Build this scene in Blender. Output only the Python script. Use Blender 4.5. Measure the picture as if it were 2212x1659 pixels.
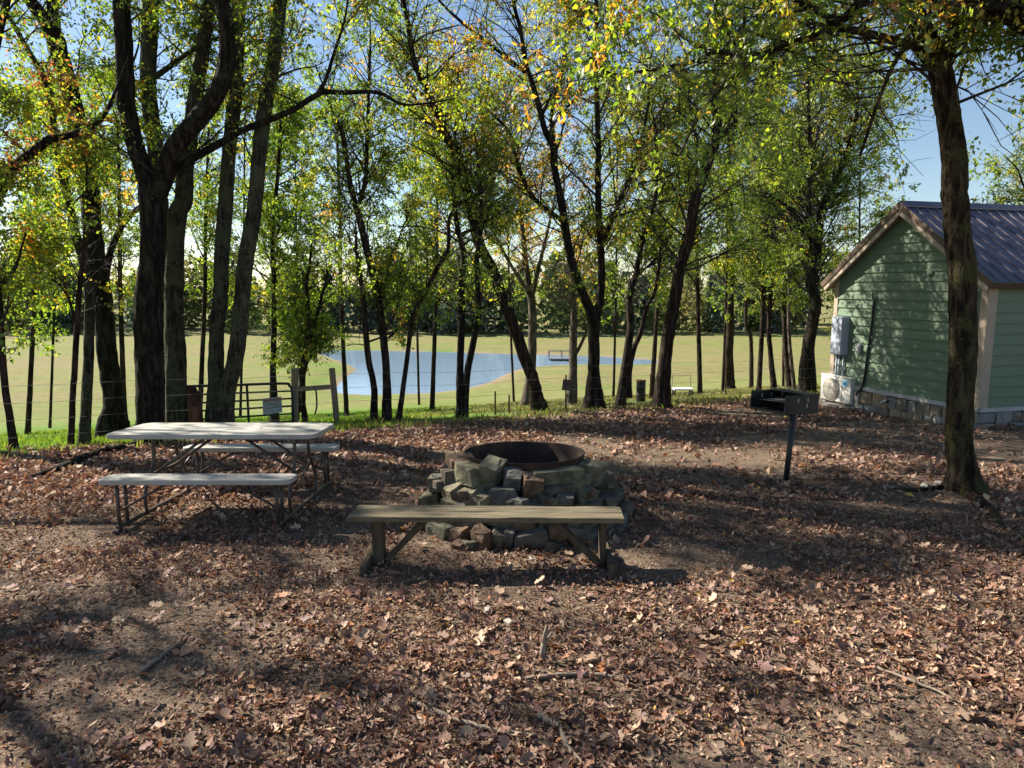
import bpy, bmesh, math, random
import numpy as np
from mathutils import Vector, Matrix

for o in list(bpy.data.objects):
    bpy.data.objects.remove(o, do_unlink=True)
sc = bpy.context.scene
COL = sc.collection
RNG = np.random.default_rng(7)
random.seed(7)

# ------------------------------------------------------------------ camera, sky, sun, exposure
FPX = 690.0                       # focal length in pixels of a 1024 wide picture
PITCH = math.radians(7.92)
CAMH = 2.0
cam_d = bpy.data.cameras.new('camera')
cam_d.sensor_width = 36.0
cam_d.lens = FPX / 1024.0 * 36.0
cam_d.clip_end = 3000
cam_d.clip_start = 0.05
cam = bpy.data.objects.new('camera', cam_d)
cam.location = (0, 0, CAMH)
cam.rotation_euler = (math.pi / 2 - PITCH, 0, 0)
COL.objects.link(cam)
sc.camera = cam

SUN_AZ = math.radians(60)         # to the left of the view direction
SUN_EL = math.radians(37)
SUN = Vector((-math.sin(SUN_AZ) * math.cos(SUN_EL), math.cos(SUN_AZ) * math.cos(SUN_EL), math.sin(SUN_EL)))
w = bpy.data.worlds.new('World'); sc.world = w; w.use_nodes = True
nt = w.node_tree
for n in list(nt.nodes): nt.nodes.remove(n)
sky = nt.nodes.new('ShaderNodeTexSky'); sky.sky_type = 'NISHITA'; sky.sun_disc = False
sky.sun_elevation = SUN_EL; sky.sun_rotation = -SUN_AZ
sky.air_density = 1.0; sky.dust_density = 0.2; sky.ozone_density = 1.6
bg = nt.nodes.new('ShaderNodeBackground'); bg.inputs[1].default_value = 0.056
wo = nt.nodes.new('ShaderNodeOutputWorld')
nt.links.new(sky.outputs[0], bg.inputs[0]); nt.links.new(bg.outputs[0], wo.inputs[0])

sun_d = bpy.data.lights.new('sun', 'SUN'); sun_d.energy = 5.0; sun_d.angle = math.radians(0.53)
sun_d.color = (1.0, 0.92, 0.80)
sun = bpy.data.objects.new('sun', sun_d); COL.objects.link(sun)
sun.rotation_euler = (-SUN).to_track_quat('-Z', 'Y').to_euler()

vs = sc.view_settings
vs.view_transform = 'Standard'; vs.look = 'None'; vs.gamma = 1.0; vs.use_curve_mapping = False
vs.exposure = 1.42
cy = sc.cycles
cy.max_bounces = 5; cy.diffuse_bounces = 3; cy.glossy_bounces = 2; cy.transmission_bounces = 3
cy.use_adaptive_sampling = True; cy.adaptive_threshold = 0.02
cy.transparent_max_bounces = 4; cy.volume_bounces = 0
cy.use_denoising = True
cy.sample_clamp_indirect = 6.0

# ------------------------------------------------------------------ geometry helpers
K = 1024.0 / 2212.0               # the photograph was measured at 2212 pixels across
CP, SP = math.cos(PITCH), math.sin(PITCH)

def ray(fx, fy):
    u = fx * K - 512.0; v = fy * K - 384.0
    return np.array([u, FPX * CP - v * SP, -FPX * SP - v * CP])

def at(fx, fy, d):
    r = ray(fx, fy); t = d / r[1]
    return np.array([0, 0, CAMH]) + r * t

def sstep(a, b, x):
    t = np.clip((x - a) / (b - a), 0, 1); return t * t * (3 - 2 * t)

def vnoise(x, y, s, seed=0):
    """cheap smooth value noise, vectorised"""
    x = np.asarray(x, float) / s + seed * 17.3; y = np.asarray(y, float) / s - seed * 9.1
    xi = np.floor(x); yi = np.floor(y); fx = x - xi; fy = y - yi
    fx = fx * fx * (3 - 2 * fx); fy = fy * fy * (3 - 2 * fy)
    def h(a, b):
        v = np.sin(a * 127.1 + b * 311.7 + seed * 74.7) * 43758.5453
        return v - np.floor(v)
    return (h(xi, yi) * (1 - fx) + h(xi + 1, yi) * fx) * (1 - fy) + (h(xi, yi + 1) * (1 - fx) + h(xi + 1, yi + 1) * fx) * fy

WATER_Z = -6.5
def plane_hit(fx, fy, z):
    r = ray(fx, fy); t = (z - CAMH) / r[2]
    return (r * t)[:2]
SHORE = [(690, 762), (712, 772), (742, 782), (772, 797), (752, 812), (735, 826), (722, 842), (735, 850), (800, 853), (900, 850),
         (960, 846), (1012, 838), (1058, 826), (1085, 812), (1120, 798), (1170, 790), (1260, 787), (1350, 787), (1400, 786), (1445, 782),
         (1400, 777), (1350, 774), (1300, 770), (1100, 765), (1000, 762), (900, 759), (760, 757), (700, 756)]
POND = np.array([plane_hit(a, b, WATER_Z) for a, b in SHORE])

def pond_sd(x, y):
    """signed distance to the pond outline, negative inside"""
    x = np.asarray(x, float); y = np.asarray(y, float)
    best = np.full(x.shape, 1e9); inside = np.zeros(x.shape, bool)
    n = len(POND)
    for i in range(n):
        ax, ay = POND[i]; bx, by = POND[(i + 1) % n]
        dx, dy = bx - ax, by - ay
        t = np.clip(((x - ax) * dx + (y - ay) * dy) / (dx * dx + dy * dy), 0, 1)
        best = np.minimum(best, np.hypot(x - ax - t * dx, y - ay - t * dy))
        c = ((ay > y) != (by > y)) & (x < (bx - ax) * (y - ay) / (by - ay + 1e-12) + ax)
        inside ^= c
    return np.where(inside, -best, best)

def edge_e(x, y):
    """distance beyond the edge of the yard (the fence line)"""
    return (np.asarray(y, float) - 13.2 - 0.6 * np.asarray(x, float)) / 1.166

def softplus(x, k):
    return np.logaddexp(0, np.asarray(x, float) / k) * k

def terr(x, y):
    x = np.asarray(x, float); y = np.asarray(y, float)
    z = -0.06 * softplus(y - 5.6, 0.6) - 0.10 * softplus(edge_e(x, y) - 0.3, 0.7)
    far = -6.35 + 0.02 * np.clip(y - 92, 0, 400) + 0.25 * (vnoise(x, y, 30, 3) - 0.5)
    z = far + softplus(z - far, 0.25)
    near = np.exp(-np.clip(np.hypot(x, y - 6) / 16, 0, 9) ** 2)
    z = z + near * (0.05 * (vnoise(x, y, 1.6, 1) - 0.5) + 0.02 * (vnoise(x, y, 0.5, 2) - 0.5))
    m = (y > 35) & (y < 160)
    if np.any(m):
        sd = pond_sd(np.where(m, x, 500), np.where(m, y, 500))
        bank = np.where(sd > 0, WATER_Z + 0.02 + 0.07 * sd, WATER_Z + 0.16 * sd)
        t = sstep(0, 14, sd)
        zz = np.where(sd > 0, bank * (1 - t) + np.maximum(z, WATER_Z + 0.1) * t, np.maximum(bank, WATER_Z - 1.5))
        z = np.where(m, zz, z)
    return z

def tz(x, y):
    return float(terr(np.array([x]), np.array([y]))[0])

def ground(fx, fy):
    """where the ray of a measured point meets the ground"""
    r = ray(fx, fy); r = r / r[1]
    ds = np.concatenate([np.arange(1.5, 30, 0.03), np.arange(30, 300, 0.4)])
    zz = CAMH + r[2] * ds - terr(r[0] * ds, ds)
    i = np.argmax(zz < 0)
    d = ds[i]
    return np.array([r[0] * d, d, tz(r[0] * d, d)])

# ------------------------------------------------------------------ materials
def new_mat(name):
    m = bpy.data.materials.new(name); m.use_nodes = True
    t = m.node_tree
    for n in list(t.nodes): t.nodes.remove(n)
    return m, t, t.nodes, t.links

def link_out(t, sock):
    o = t.nodes.new('ShaderNodeOutputMaterial'); t.links.new(sock, o.inputs['Surface']); return o

def noise_node(t, scale, detail=4, rough=0.55, vec=None, stretch=None, coord='Object'):
    tc = t.nodes.new('ShaderNodeTexCoord'); src = tc.outputs[coord]
    if stretch:
        mp = t.nodes.new('ShaderNodeMapping'); mp.inputs['Scale'].default_value = stretch
        t.links.new(src, mp.inputs['Vector']); src = mp.outputs[0]
    n = t.nodes.new('ShaderNodeTexNoise'); n.inputs['Scale'].default_value = scale
    n.inputs['Detail'].default_value = detail; n.inputs['Roughness'].default_value = rough
    t.links.new(src, n.inputs['Vector'])
    return n

def ramp(t, sock, stops):
    r = t.nodes.new('ShaderNodeValToRGB'); e = r.color_ramp.elements
    e[0].position, e[0].color = stops[0][0], (*stops[0][1], 1)
    e[1].position, e[1].color = stops[-1][0], (*stops[-1][1], 1)
    for p, c in stops[1:-1]:
        x = e.new(p); x.color = (*c, 1)
    t.links.new(sock, r.inputs[0]); return r.outputs[0]

def grain(name, c0, c1, scale=6, rough=0.7, bump=0.2, stretch=None, metal=0.0, detail=5, c2=None, bscale=None, spec=0.3):
    m, t, N, L = new_mat(name)
    n = noise_node(t, scale, detail, 0.6, stretch=stretch)
    stops = [(0.3, c0), (0.7, c1)] if c2 is None else [(0.25, c0), (0.52, c1), (0.75, c2)]
    col = ramp(t, n.outputs['Fac'], stops)
    p = N.new('ShaderNodeBsdfPrincipled')
    p.inputs['Roughness'].default_value = rough; p.inputs['Metallic'].default_value = metal
    p.inputs['Specular IOR Level'].default_value = spec
    L.new(col, p.inputs['Base Color'])
    if bump:
        n2 = noise_node(t, bscale or scale * 4, 5, 0.65, stretch=stretch)
        b = N.new('ShaderNodeBump'); b.inputs['Strength'].default_value = bump; b.inputs['Distance'].default_value = 0.02
        L.new(n2.outputs['Fac'], b.inputs['Height']); L.new(b.outputs[0], p.inputs['Normal'])
    link_out(t, p.outputs[0]); return m

def bark_mat(name, dark, light, moss, moss_lo=0.58, scale=1.0):
    """vertical furrows, plates and patches of moss or lichen"""
    m, t, N, L = new_mat(name)
    n = noise_node(t, 15 * scale, 6, 0.68, stretch=(1, 1, 0.20)); n.inputs['Distortion'].default_value = 0.6
    f = noise_node(t, 42 * scale, 5, 0.7, stretch=(1, 1, 0.30))
    mo = noise_node(t, 3.4, 6, 0.7); mo2 = noise_node(t, 34, 4, 0.7)
    col = ramp(t, n.outputs['Fac'], [(0.36, (dark[0] * 0.45, dark[1] * 0.45, dark[2] * 0.45)), (0.47, dark), (0.66, light)])
    am = N.new('ShaderNodeMath'); am.operation = 'MULTIPLY_ADD'; am.inputs[1].default_value = 0.45; L.new(mo2.outputs['Fac'], am.inputs[0]); 
    sb = N.new('ShaderNodeMath'); sb.operation = 'SUBTRACT'; sb.inputs[1].default_value = 0.22; L.new(mo.outputs['Fac'], sb.inputs[0]); L.new(sb.outputs[0], am.inputs[2])
    mf = ramp(t, am.outputs[0], [(moss_lo, (0, 0, 0)), (moss_lo + 0.09, (1, 1, 1))])
    mx = N.new('ShaderNodeMix'); mx.data_type = 'RGBA'
    ms = N.new('ShaderNodeMath'); ms.operation = 'MULTIPLY'; ms.inputs[1].default_value = 0.8
    L.new(mf, ms.inputs[0]); L.new(ms.outputs[0], mx.inputs[0]); L.new(col, mx.inputs[6]); mx.inputs[7].default_value = (*moss, 1)
    p = N.new('ShaderNodeBsdfPrincipled'); p.inputs['Roughness'].default_value = 0.92
    p.inputs['Specular IOR Level'].default_value = 0.12
    L.new(mx.outputs[2], p.inputs['Base Color'])
    ad = N.new('ShaderNodeMath'); ad.operation = 'MULTIPLY_ADD'; ad.inputs[1].default_value = 0.4
    L.new(f.outputs['Fac'], ad.inputs[0]); L.new(n.outputs['Fac'], ad.inputs[2])
    b = N.new('ShaderNodeBump'); b.inputs['Strength'].default_value = 1.0; b.inputs['Distance'].default_value = 0.07
    L.new(ad.outputs[0], b.inputs['Height']); L.new(b.outputs[0], p.inputs['Normal'])
    link_out(t, p.outputs[0]); return m

def leaf_mat(name, trans=0.62, tgain=(2.15, 2.3, 0.85), rough=0.5, gloss=0.06):
    """leaf colour from the colour attribute each leaf carries"""
    m, t, N, L = new_mat(name)
    a = N.new('ShaderNodeAttribute'); a.attribute_name = 'leafcol'
    d = N.new('ShaderNodeBsdfDiffuse'); L.new(a.outputs['Color'], d.inputs['Color'])
    out = d.outputs[0]
    if trans > 0:
        mul = N.new('ShaderNodeMix'); mul.data_type = 'RGBA'; mul.blend_type = 'MULTIPLY'; mul.inputs[0].default_value = 1
        mul.clamp_result = False
        L.new(a.outputs['Color'], mul.inputs[6]); mul.inputs[7].default_value = (*tgain, 1)
        tr = N.new('ShaderNodeBsdfTranslucent'); L.new(mul.outputs[2], tr.inputs['Color'])
        mx = N.new('ShaderNodeMixShader'); mx.inputs[0].default_value = trans
        L.new(d.outputs[0], mx.inputs[1]); L.new(tr.outputs[0], mx.inputs[2]); out = mx.outputs[0]
    if gloss > 0:
        g = N.new('ShaderNodeBsdfGlossy'); g.inputs['Roughness'].default_value = rough
        g.inputs['Color'].default_value = (0.8, 0.8, 0.8, 1)
        mg = N.new('ShaderNodeMixShader'); mg.inputs[0].default_value = gloss
        L.new(out, mg.inputs[1]); L.new(g.outputs[0], mg.inputs[2]); out = mg.outputs[0]
    link_out(t, out); return m

M = {}
M['bark_dark'] = bark_mat('bark_dark', (0.016, 0.013, 0.010), (0.061, 0.052, 0.040), (0.043, 0.050, 0.025), 0.60)
M['bark_lichen'] = bark_mat('bark_lichen', (0.032, 0.029, 0.022), (0.108, 0.101, 0.079), (0.094, 0.108, 0.061), 0.46, 1.3)
M['bark_moss'] = bark_mat('bark_moss', (0.025, 0.017, 0.011), (0.122, 0.090, 0.054), (0.072, 0.076, 0.025), 0.52, 0.9)
M['bark_brown'] = bark_mat('bark_brown', (0.025, 0.017, 0.013), (0.094, 0.068, 0.050), (0.065, 0.065, 0.036), 0.62)
M['bark_pale'] = bark_mat('bark_pale', (0.086, 0.068, 0.054), (0.259, 0.216, 0.180), (0.180, 0.173, 0.130), 0.6, 1.2)
M['twig'] = grain('twig_bark', (0.022, 0.017, 0.014), (0.058, 0.047, 0.036), 8, 0.9, 0)
M['twig_pale'] = grain('twig_bark_pale', (0.101, 0.079, 0.065), (0.202, 0.166, 0.144), 8, 0.9, 0)
M['leaf'] = leaf_mat('tree_leaf')
M['litter'] = leaf_mat('dry_leaf', 0.16, (1.2, 1.0, 0.8), 0.55, 0.025)
M['blade'] = leaf_mat('grass_blade', 0.4, (1.3, 1.4, 0.8), 0.5, 0.03)
M['far_leaf'] = leaf_mat('far_leaf', 0.25, (1.3, 1.3, 0.9), 0.5, 0.0)

# ------------------------------------------------------------------ object helpers
BASE = {}
def empty(name, loc, label=None, cat=None, group=None):
    o = bpy.data.objects.new(name, None); COL.objects.link(o)
    o.location = tuple(float(a) for a in loc); o.empty_display_size = 0.2
    BASE[o.name] = np.array(loc, float)
    tag(o, label, cat, group); return o

def tag(o, label=None, cat=None, group=None, kind=None):
    if label: o['label'] = label
    if cat: o['category'] = cat
    if group: o['group'] = group
    if kind: o['kind'] = kind
    return o

def base_of(o):
    return BASE.get(o.name, np.zeros(3)) if o else np.zeros(3)

def mesh_obj(name, verts, faces, mat, parent=None, smooth=False, col=None, origin=None):
    """verts in world space; faces an int array (n,3) or (n,4), or a list of them"""
    V = np.asarray(verts, float).reshape(-1, 3)
    b = base_of(parent) if parent else (np.asarray(origin, float) if origin is not None else np.zeros(3))
    V = V - b
    if not isinstance(faces, (list, tuple)): faces = [faces]
    fl = [np.asarray(f, np.int32) for f in faces if len(f)]
    me = bpy.data.meshes.new(name)
    me.vertices.add(len(V)); me.vertices.foreach_set('co', V.astype(np.float32).ravel())
    idx = np.concatenate([f.ravel() for f in fl])
    tot = np.concatenate([np.full(len(f), f.shape[1], np.int32) for f in fl])
    start = np.concatenate([[0], np.cumsum(tot)[:-1]]).astype(np.int32)
    me.loops.add(len(idx)); me.loops.foreach_set('vertex_index', idx)
    me.polygons.add(len(tot)); me.polygons.foreach_set('loop_start', start)
    if smooth: me.polygons.foreach_set('use_smooth', np.ones(len(tot), bool))
    me.update(calc_edges=True)
    if col is not None:
        a = me.attributes.new('leafcol', 'FLOAT_COLOR', 'POINT')
        c4 = np.ones((len(V), 4), np.float32); c4[:, :3] = col
        a.data.foreach_set('color', c4.ravel())
    me.materials.append(mat)
    o = bpy.data.objects.new(name, me); COL.objects.link(o)
    if parent:
        o.parent = parent; BASE[o.name] = b
    else:
        o.location = tuple(float(a) for a in b); BASE[o.name] = b
    return o

def bm_obj(name, bm, mat, parent=None, smooth=False, origin=None):
    b = base_of(parent) if parent else (np.asarray(origin, float) if origin is not None else np.zeros(3))
    bmesh.ops.translate(bm, verts=bm.verts, vec=Vector((-b[0], -b[1], -b[2])))
    bmesh.ops.recalc_face_normals(bm, faces=bm.faces)
    me = bpy.data.meshes.new(name); bm.to_mesh(me); bm.free()
    if smooth:
        for p in me.polygons: p.use_smooth = True
    me.materials.append(mat)
    o = bpy.data.objects.new(name, me); COL.objects.link(o)
    if parent: o.parent = parent
    else: o.location = tuple(float(a) for a in b)
    BASE[o.name] = b
    return o

def frame(x, z=(0, 0, 1)):
    """3x3 columns: x axis, y axis, z axis"""
    x = Vector(x).normalized(); z = Vector(z)
    y = z.cross(x).normalized(); z = x.cross(y)
    return Matrix((x, y, z)).transposed()

def box_bm(center, size, R=None, bevel=0.0, bm=None, seg=1):
    new = bm is None
    bm = bm or bmesh.new()
    r = bmesh.ops.create_cube(bm, size=1.0)
    vs_ = r['verts']
    if bevel and new:
        bmesh.ops.scale(bm, vec=Vector(size), verts=vs_)
        bmesh.ops.bevel(bm, geom=list(bm.edges), offset=bevel, segments=seg, affect='EDGES', profile=0.5)
        vs_ = list(bm.verts)
    else:
        bmesh.ops.scale(bm, vec=Vector(size), verts=vs_)
    mt = (R.to_4x4() if R is not None else Matrix.Identity(4))
    mt = Matrix.Translation(Vector(center)) @ mt
    bmesh.ops.transform(bm, matrix=mt, verts=vs_)
    return bm

def box(name, center, size, mat, parent=None, R=None, bevel=0.004, seg=1, origin=None):
    return bm_obj(name, box_bm(center, size, R, bevel, seg=seg), mat, parent, origin=origin)

def bar(name, a, b, wy, wz, mat, parent=None, up=(0, 0, 1), bevel=0.003):
    """rectangular bar from a to b"""
    a = Vector(a); b = Vector(b); d = b - a
    return box(name, (a + b) / 2, (d.length, wy, wz), mat, parent, frame(d, up), bevel)

def tube_arrays(pts, rad, sides=10, cap=True, rough=0.0, seed=0, ridge=0.0):
    P = np.asarray(pts, float); r = np.asarray(rad, float) * np.ones(len(P))
    if ridge:
        cum = np.concatenate([[0], np.cumsum(np.linalg.norm(np.diff(P, axis=0), axis=1))]); k = max(len(P), int(cum[-1] / 0.06))
        q = np.linspace(0, cum[-1], k); r = np.interp(q, cum, r); P = np.stack([np.interp(q, cum, P[:, c]) for c in range(3)], -1)
    T = np.gradient(P, axis=0); T /= np.linalg.norm(T, axis=1)[:, None] + 1e-9
    ref = np.array([1.0, 0, 0]) if abs(T[0][0]) < 0.8 else np.array([0, 1.0, 0])
    n0 = np.cross(T[0], ref); n0 /= np.linalg.norm(n0)
    V = np.zeros((len(P), sides, 3)); ang = np.arange(sides) * 2 * np.pi / sides
    n = n0
    for i in range(len(P)):
        n = n - T[i] * np.dot(n, T[i]); n /= np.linalg.norm(n) + 1e-9
        b = np.cross(T[i], n)
        rr = np.full(sides, r[i])
        if rough:
            rr = rr * (1 + rough * (vnoise(np.cos(ang) * 1.5 + 5, np.sin(ang) * 1.5 + P[i, 2] * 2.2, 0.8, seed) - 0.5) * 2
                       + 0.6 * rough * (vnoise(ang * 1.3, np.full(sides, P[i, 2] * 5.0), 0.6, seed + 3) - 0.5) * 2)
        if ridge:
            rr = rr * (1 + ridge * (vnoise(np.cos(ang) * 6 + 20, np.sin(ang) * 6 + P[i, 2] * 1.1, 0.75, seed + 7) - 0.5) * 2
                       + 0.6 * ridge * (vnoise(np.cos(ang) * 9 + P[i, 2] * 4.5, np.sin(ang) * 9 - P[i, 2] * 3.0, 0.8, seed + 8) - 0.5) * 2)
        V[i] = P[i] + np.outer(np.cos(ang) * rr, n) + np.outer(np.sin(ang) * rr, b)
    m = len(P)
    i, j = np.meshgrid(np.arange(m - 1), np.arange(sides), indexing='ij')
    j2 = (j + 1) % sides
    Q = np.stack([i * sides + j, i * sides + j2, (i + 1) * sides + j2, (i + 1) * sides + j], -1).reshape(-1, 4)
    V = V.reshape(-1, 3); F = [Q]
    if cap:
        k = len(V); V = np.vstack([V, P[0], P[-1]])
        a = np.arange(sides); a2 = (a + 1) % sides
        F.append(np.stack([a2, a, np.full(sides, k)], -1))
        F.append(np.stack([(m - 1) * sides + a, (m - 1) * sides + a2, np.full(sides, k + 1)], -1))
    return V, F

def join_arrays(parts):
    Vs, F3, F4, o = [], [], [], 0
    for V, F in parts:
        Vs.append(V)
        for f in F:
            (F3 if f.shape[1] == 3 else F4).append(f + o)
        o += len(V)
    out = []
    if F4: out.append(np.concatenate(F4))
    if F3: out.append(np.concatenate(F3))
    return np.concatenate(Vs), out

def tube(name, pts, rad, mat, parent=None, sides=10, smooth=True, rough=0.0, seed=0, origin=None):
    V, F = tube_arrays(pts, rad, sides, True, rough, seed)
    return mesh_obj(name, V, F, mat, parent, smooth, origin=origin)

def catmull(P, per=6):
    P = np.asarray(P, float)
    if len(P) < 3: 
        t = np.linspace(0, 1, per + 1)[:, None]; return P[0] * (1 - t) + P[-1] * t
    Q = np.vstack([2 * P[0] - P[1], P, 2 * P[-1] - P[-2]]); out = []
    for i in range(1, len(Q) - 2):
        t = np.linspace(0, 1, per, endpoint=False)[:, None]
        a, b, c, d = Q[i - 1], Q[i], Q[i + 1], Q[i + 2]
        out.append(0.5 * (2 * b + (c - a) * t + (2 * a - 5 * b + 4 * c - d) * t ** 2 + (3 * b - a - 3 * c + d) * t ** 3))
    out.append(P[-1:]); return np.vstack(out)

# ------------------------------------------------------------------ the ground, one sheet out to the horizon
def axis(dense0, dense1, step, lo, hi, grow=1.13):
    a = list(np.arange(dense0, dense1 + 1e-6, step)); s = step
    while a[-1] < hi: s = min(s * grow, 40); a.append(a[-1] + s)
    s = step
    while a[0] > lo: s = min(s * grow, 40); a.insert(0, a[0] - s)
    return np.array(a)
gx = axis(-11, 12, 0.22, -900, 900, 1.06); gy = axis(-3, 20, 0.22, -60, 1500, 1.035)
GX, GY = np.meshgrid(gx, gy)
GZ = terr(GX.ravel(), GY.ravel())
GV = np.stack([GX.ravel(), GY.ravel(), GZ], -1)
nx, ny = len(gx), len(gy)
ii, jj = np.meshgrid(np.arange(ny - 1), np.arange(nx - 1), indexing='ij')
GF = np.stack([ii * nx + jj, ii * nx + jj + 1, (ii + 1) * nx + jj + 1, (ii + 1) * nx + jj], -1).reshape(-1, 4)

def litter_mask(x, y):
    """how thick the fallen leaves lie, 0 to 1"""
    e = edge_e(x, y)
    m = 1 - sstep(-0.5, 0.35, e + 0.9 * (vnoise(x, y, 0.9, 5) - 0.5))
    bare = sstep(0.44, 0.66, 0.55 * vnoise(x, y, 1.7, 11) + 0.30 * vnoise(x, y, 0.6, 12) + 0.15 * vnoise(x, y, 0.2, 13))
    m = m * (1 - 0.9 * bare)
    # trodden path to the cabin: thinner
    path = np.exp(-((np.asarray(y) - 9.8 + 0.12 * np.asarray(x)) / 1.9) ** 2) * sstep(0.5, 4, x)
    m = m * (1 - 0.75 * path)
    return np.clip(m, 0, 1)

def ground_mat():
    m, t, N, L = new_mat('yard_and_field_ground')
    a = N.new('ShaderNodeAttribute'); a.attribute_name = 'leafcol'   # r grass, g lushness, b distance
    sep = N.new('ShaderNodeSeparateColor'); L.new(a.outputs['Color'], sep.inputs[0])
    # yard soil and crumbled leaf
    n1 = noise_node(t, 2.2, 5, 0.6); n2 = noise_node(t, 38, 5, 0.7); n3 = noise_node(t, 130, 3, 0.7)
    soil = ramp(t, n2.outputs['Fac'], [(0.28, (0.075, 0.055, 0.042)), (0.5, (0.22, 0.165, 0.12)), (0.74, (0.44, 0.345, 0.255))])
    soil2 = ramp(t, n3.outputs['Fac'], [(0.35, (0.45, 0.45, 0.45)), (0.65, (1.15, 1.1, 1.05))])
    ms = N.new('ShaderNodeMix'); ms.data_type = 'RGBA'; ms.blend_type = 'MULTIPLY'; ms.inputs[0].default_value = 1; ms.clamp_result = False
    L.new(soil, ms.inputs[6]); L.new(soil2, ms.inputs[7])
    # field: dry grass and green grass
    g1 = noise_node(t, 0.12, 6, 0.65, stretch=(0.4, 1.5, 1)); g2 = noise_node(t, 2.2, 8, 0.78, stretch=(0.35, 1.0, 1))
    dry = ramp(t, g2.outputs['Fac'], [(0.3, (0.12, 0.115, 0.046)), (0.5, (0.19, 0.172, 0.075)), (0.7, (0.27, 0.235, 0.115))])
    green = ramp(t, g2.outputs['Fac'], [(0.3, (0.055, 0.11, 0.014)), (0.55, (0.115, 0.215, 0.024)), (0.72, (0.20, 0.27, 0.05))])
    fa = N.new('ShaderNodeMath'); fa.operation = 'ADD'; L.new(g1.outputs['Fac'], fa.inputs[0]); L.new(sep.outputs[1], fa.inputs[1])
    fr = ramp(t, fa.outputs[0], [(0.47, (0, 0, 0)), (0.92, (1, 1, 1))])
    mf = N.new('ShaderNodeMix'); mf.data_type = 'RGBA'
    L.new(fr, mf.inputs[0]); L.new(dry, mf.inputs[6]); L.new(green, mf.inputs[7])
    # bare bank round the pond
    mb = N.new('ShaderNodeMix'); mb.data_type = 'RGBA'; L.new(sep.outputs[2], mb.inputs[0]); L.new(mf.outputs[2], mb.inputs[6])
    mb.inputs[7].default_value = (0.24, 0.18, 0.12, 1)
    mg = N.new('ShaderNodeMix'); mg.data_type = 'RGBA'; L.new(sep.outputs[0], mg.inputs[0])
    L.new(ms.outputs[2], mg.inputs[6]); L.new(mb.outputs[2], mg.inputs[7])
    p = N.new('ShaderNodeBsdfPrincipled'); p.inputs['Roughness'].default_value = 0.95; p.inputs['Specular IOR Level'].default_value = 0.1
    L.new(mg.outputs[2], p.inputs['Base Color'])
    b = N.new('ShaderNodeBump'); b.inputs['Strength'].default_value = 0.8; b.inputs['Distance'].default_value = 0.02
    ad = N.new('ShaderNodeMath'); ad.operation = 'ADD'; L.new(n2.outputs['Fac'], ad.inputs[0]); L.new(n3.outputs['Fac'], ad.inputs[1])
    L.new(ad.outputs[0], b.inputs['Height']); L.new(b.outputs[0], p.inputs['Normal'])
    link_out(t, p.outputs[0]); return m
eV = edge_e(GV[:, 0], GV[:, 1])
gm = sstep(-0.3, 0.6, eV + 0.8 * (vnoise(GV[:, 0], GV[:, 1], 0.7, 5) - 0.5))
lush = 0.75 * np.exp(-np.clip(eV, 0, 200) / 13.0) * (1 - sstep(-5, 2, GV[:, 0])) + 0.14 * np.exp(-np.clip(eV, 0, 400) / 30.0)
sdv = np.full(len(GV), 1e3); mm = (GV[:, 1] > 35) & (GV[:, 1] < 160) & (abs(GV[:, 0]) < 120)
sdv[mm] = pond_sd(GV[mm, 0], GV[mm, 1])
lush += 0.35 * np.exp(-np.clip(sdv, 0, 1e3) / 3.0) * (GV[:, 0] < -8)
bank = np.exp(-(np.clip(sdv, -50, 1e3) / 0.9) ** 2)
g_obj = mesh_obj('ground', GV, GF, ground_mat(), smooth=True, col=np.stack([gm, lush, bank], -1))
tag(g_obj, 'leaf strewn yard sloping down to the dry grass field', None, None, 'structure')

# pond
def water_mat():
    m, t, N, L = new_mat('pond_water')
    p = N.new('ShaderNodeBsdfPrincipled'); p.inputs['Base Color'].default_value = (0.21, 0.30, 0.40, 1)
    p.inputs['Roughness'].default_value = 0.06; p.inputs['IOR'].default_value = 1.33
    n = noise_node(t, 2.2, 4, 0.6, stretch=(0.5, 1, 1))
    b = N.new('ShaderNodeBump'); b.inputs['Strength'].default_value = 0.25; b.inputs['Distance'].default_value = 0.06
    L.new(n.outputs['Fac'], b.inputs['Height']); L.new(b.outputs[0], p.inputs['Normal'])
    link_out(t, p.outputs[0]); return m
px0, py0 = POND.min(0) - 3; px1, py1 = POND.max(0) + 3
wx = np.linspace(px0, px1, 30); wy = np.linspace(py0, py1, 20); WX, WY = np.meshgrid(wx, wy)
WV = np.stack([WX.ravel(), WY.ravel(), np.full(WX.size, WATER_Z)], -1)
ii, jj = np.meshgrid(np.arange(19), np.arange(29), indexing='ij')
WF = np.stack([ii * 30 + jj, ii * 30 + jj + 1, (ii + 1) * 30 + jj + 1, (ii + 1) * 30 + jj], -1).reshape(-1, 4)
tag(mesh_obj('pond', WV, WF, water_mat()), 'blue farm pond below the trees', None, None, 'structure')

# ------------------------------------------------------------------ leaves
PAL = {'g': (0.082, 0.13, 0.022), 'd': (0.055, 0.09, 0.018), 'l': (0.165, 0.205, 0.028), 'y': (0.36, 0.28, 0.035),
       'o': (0.42, 0.19, 0.035), 'b': (0.24, 0.12, 0.05), 'r': (0.24, 0.07, 0.045)}

def unit(v):
    return v / (np.linalg.norm(v, axis=-1, keepdims=True) + 1e-9)

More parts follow.
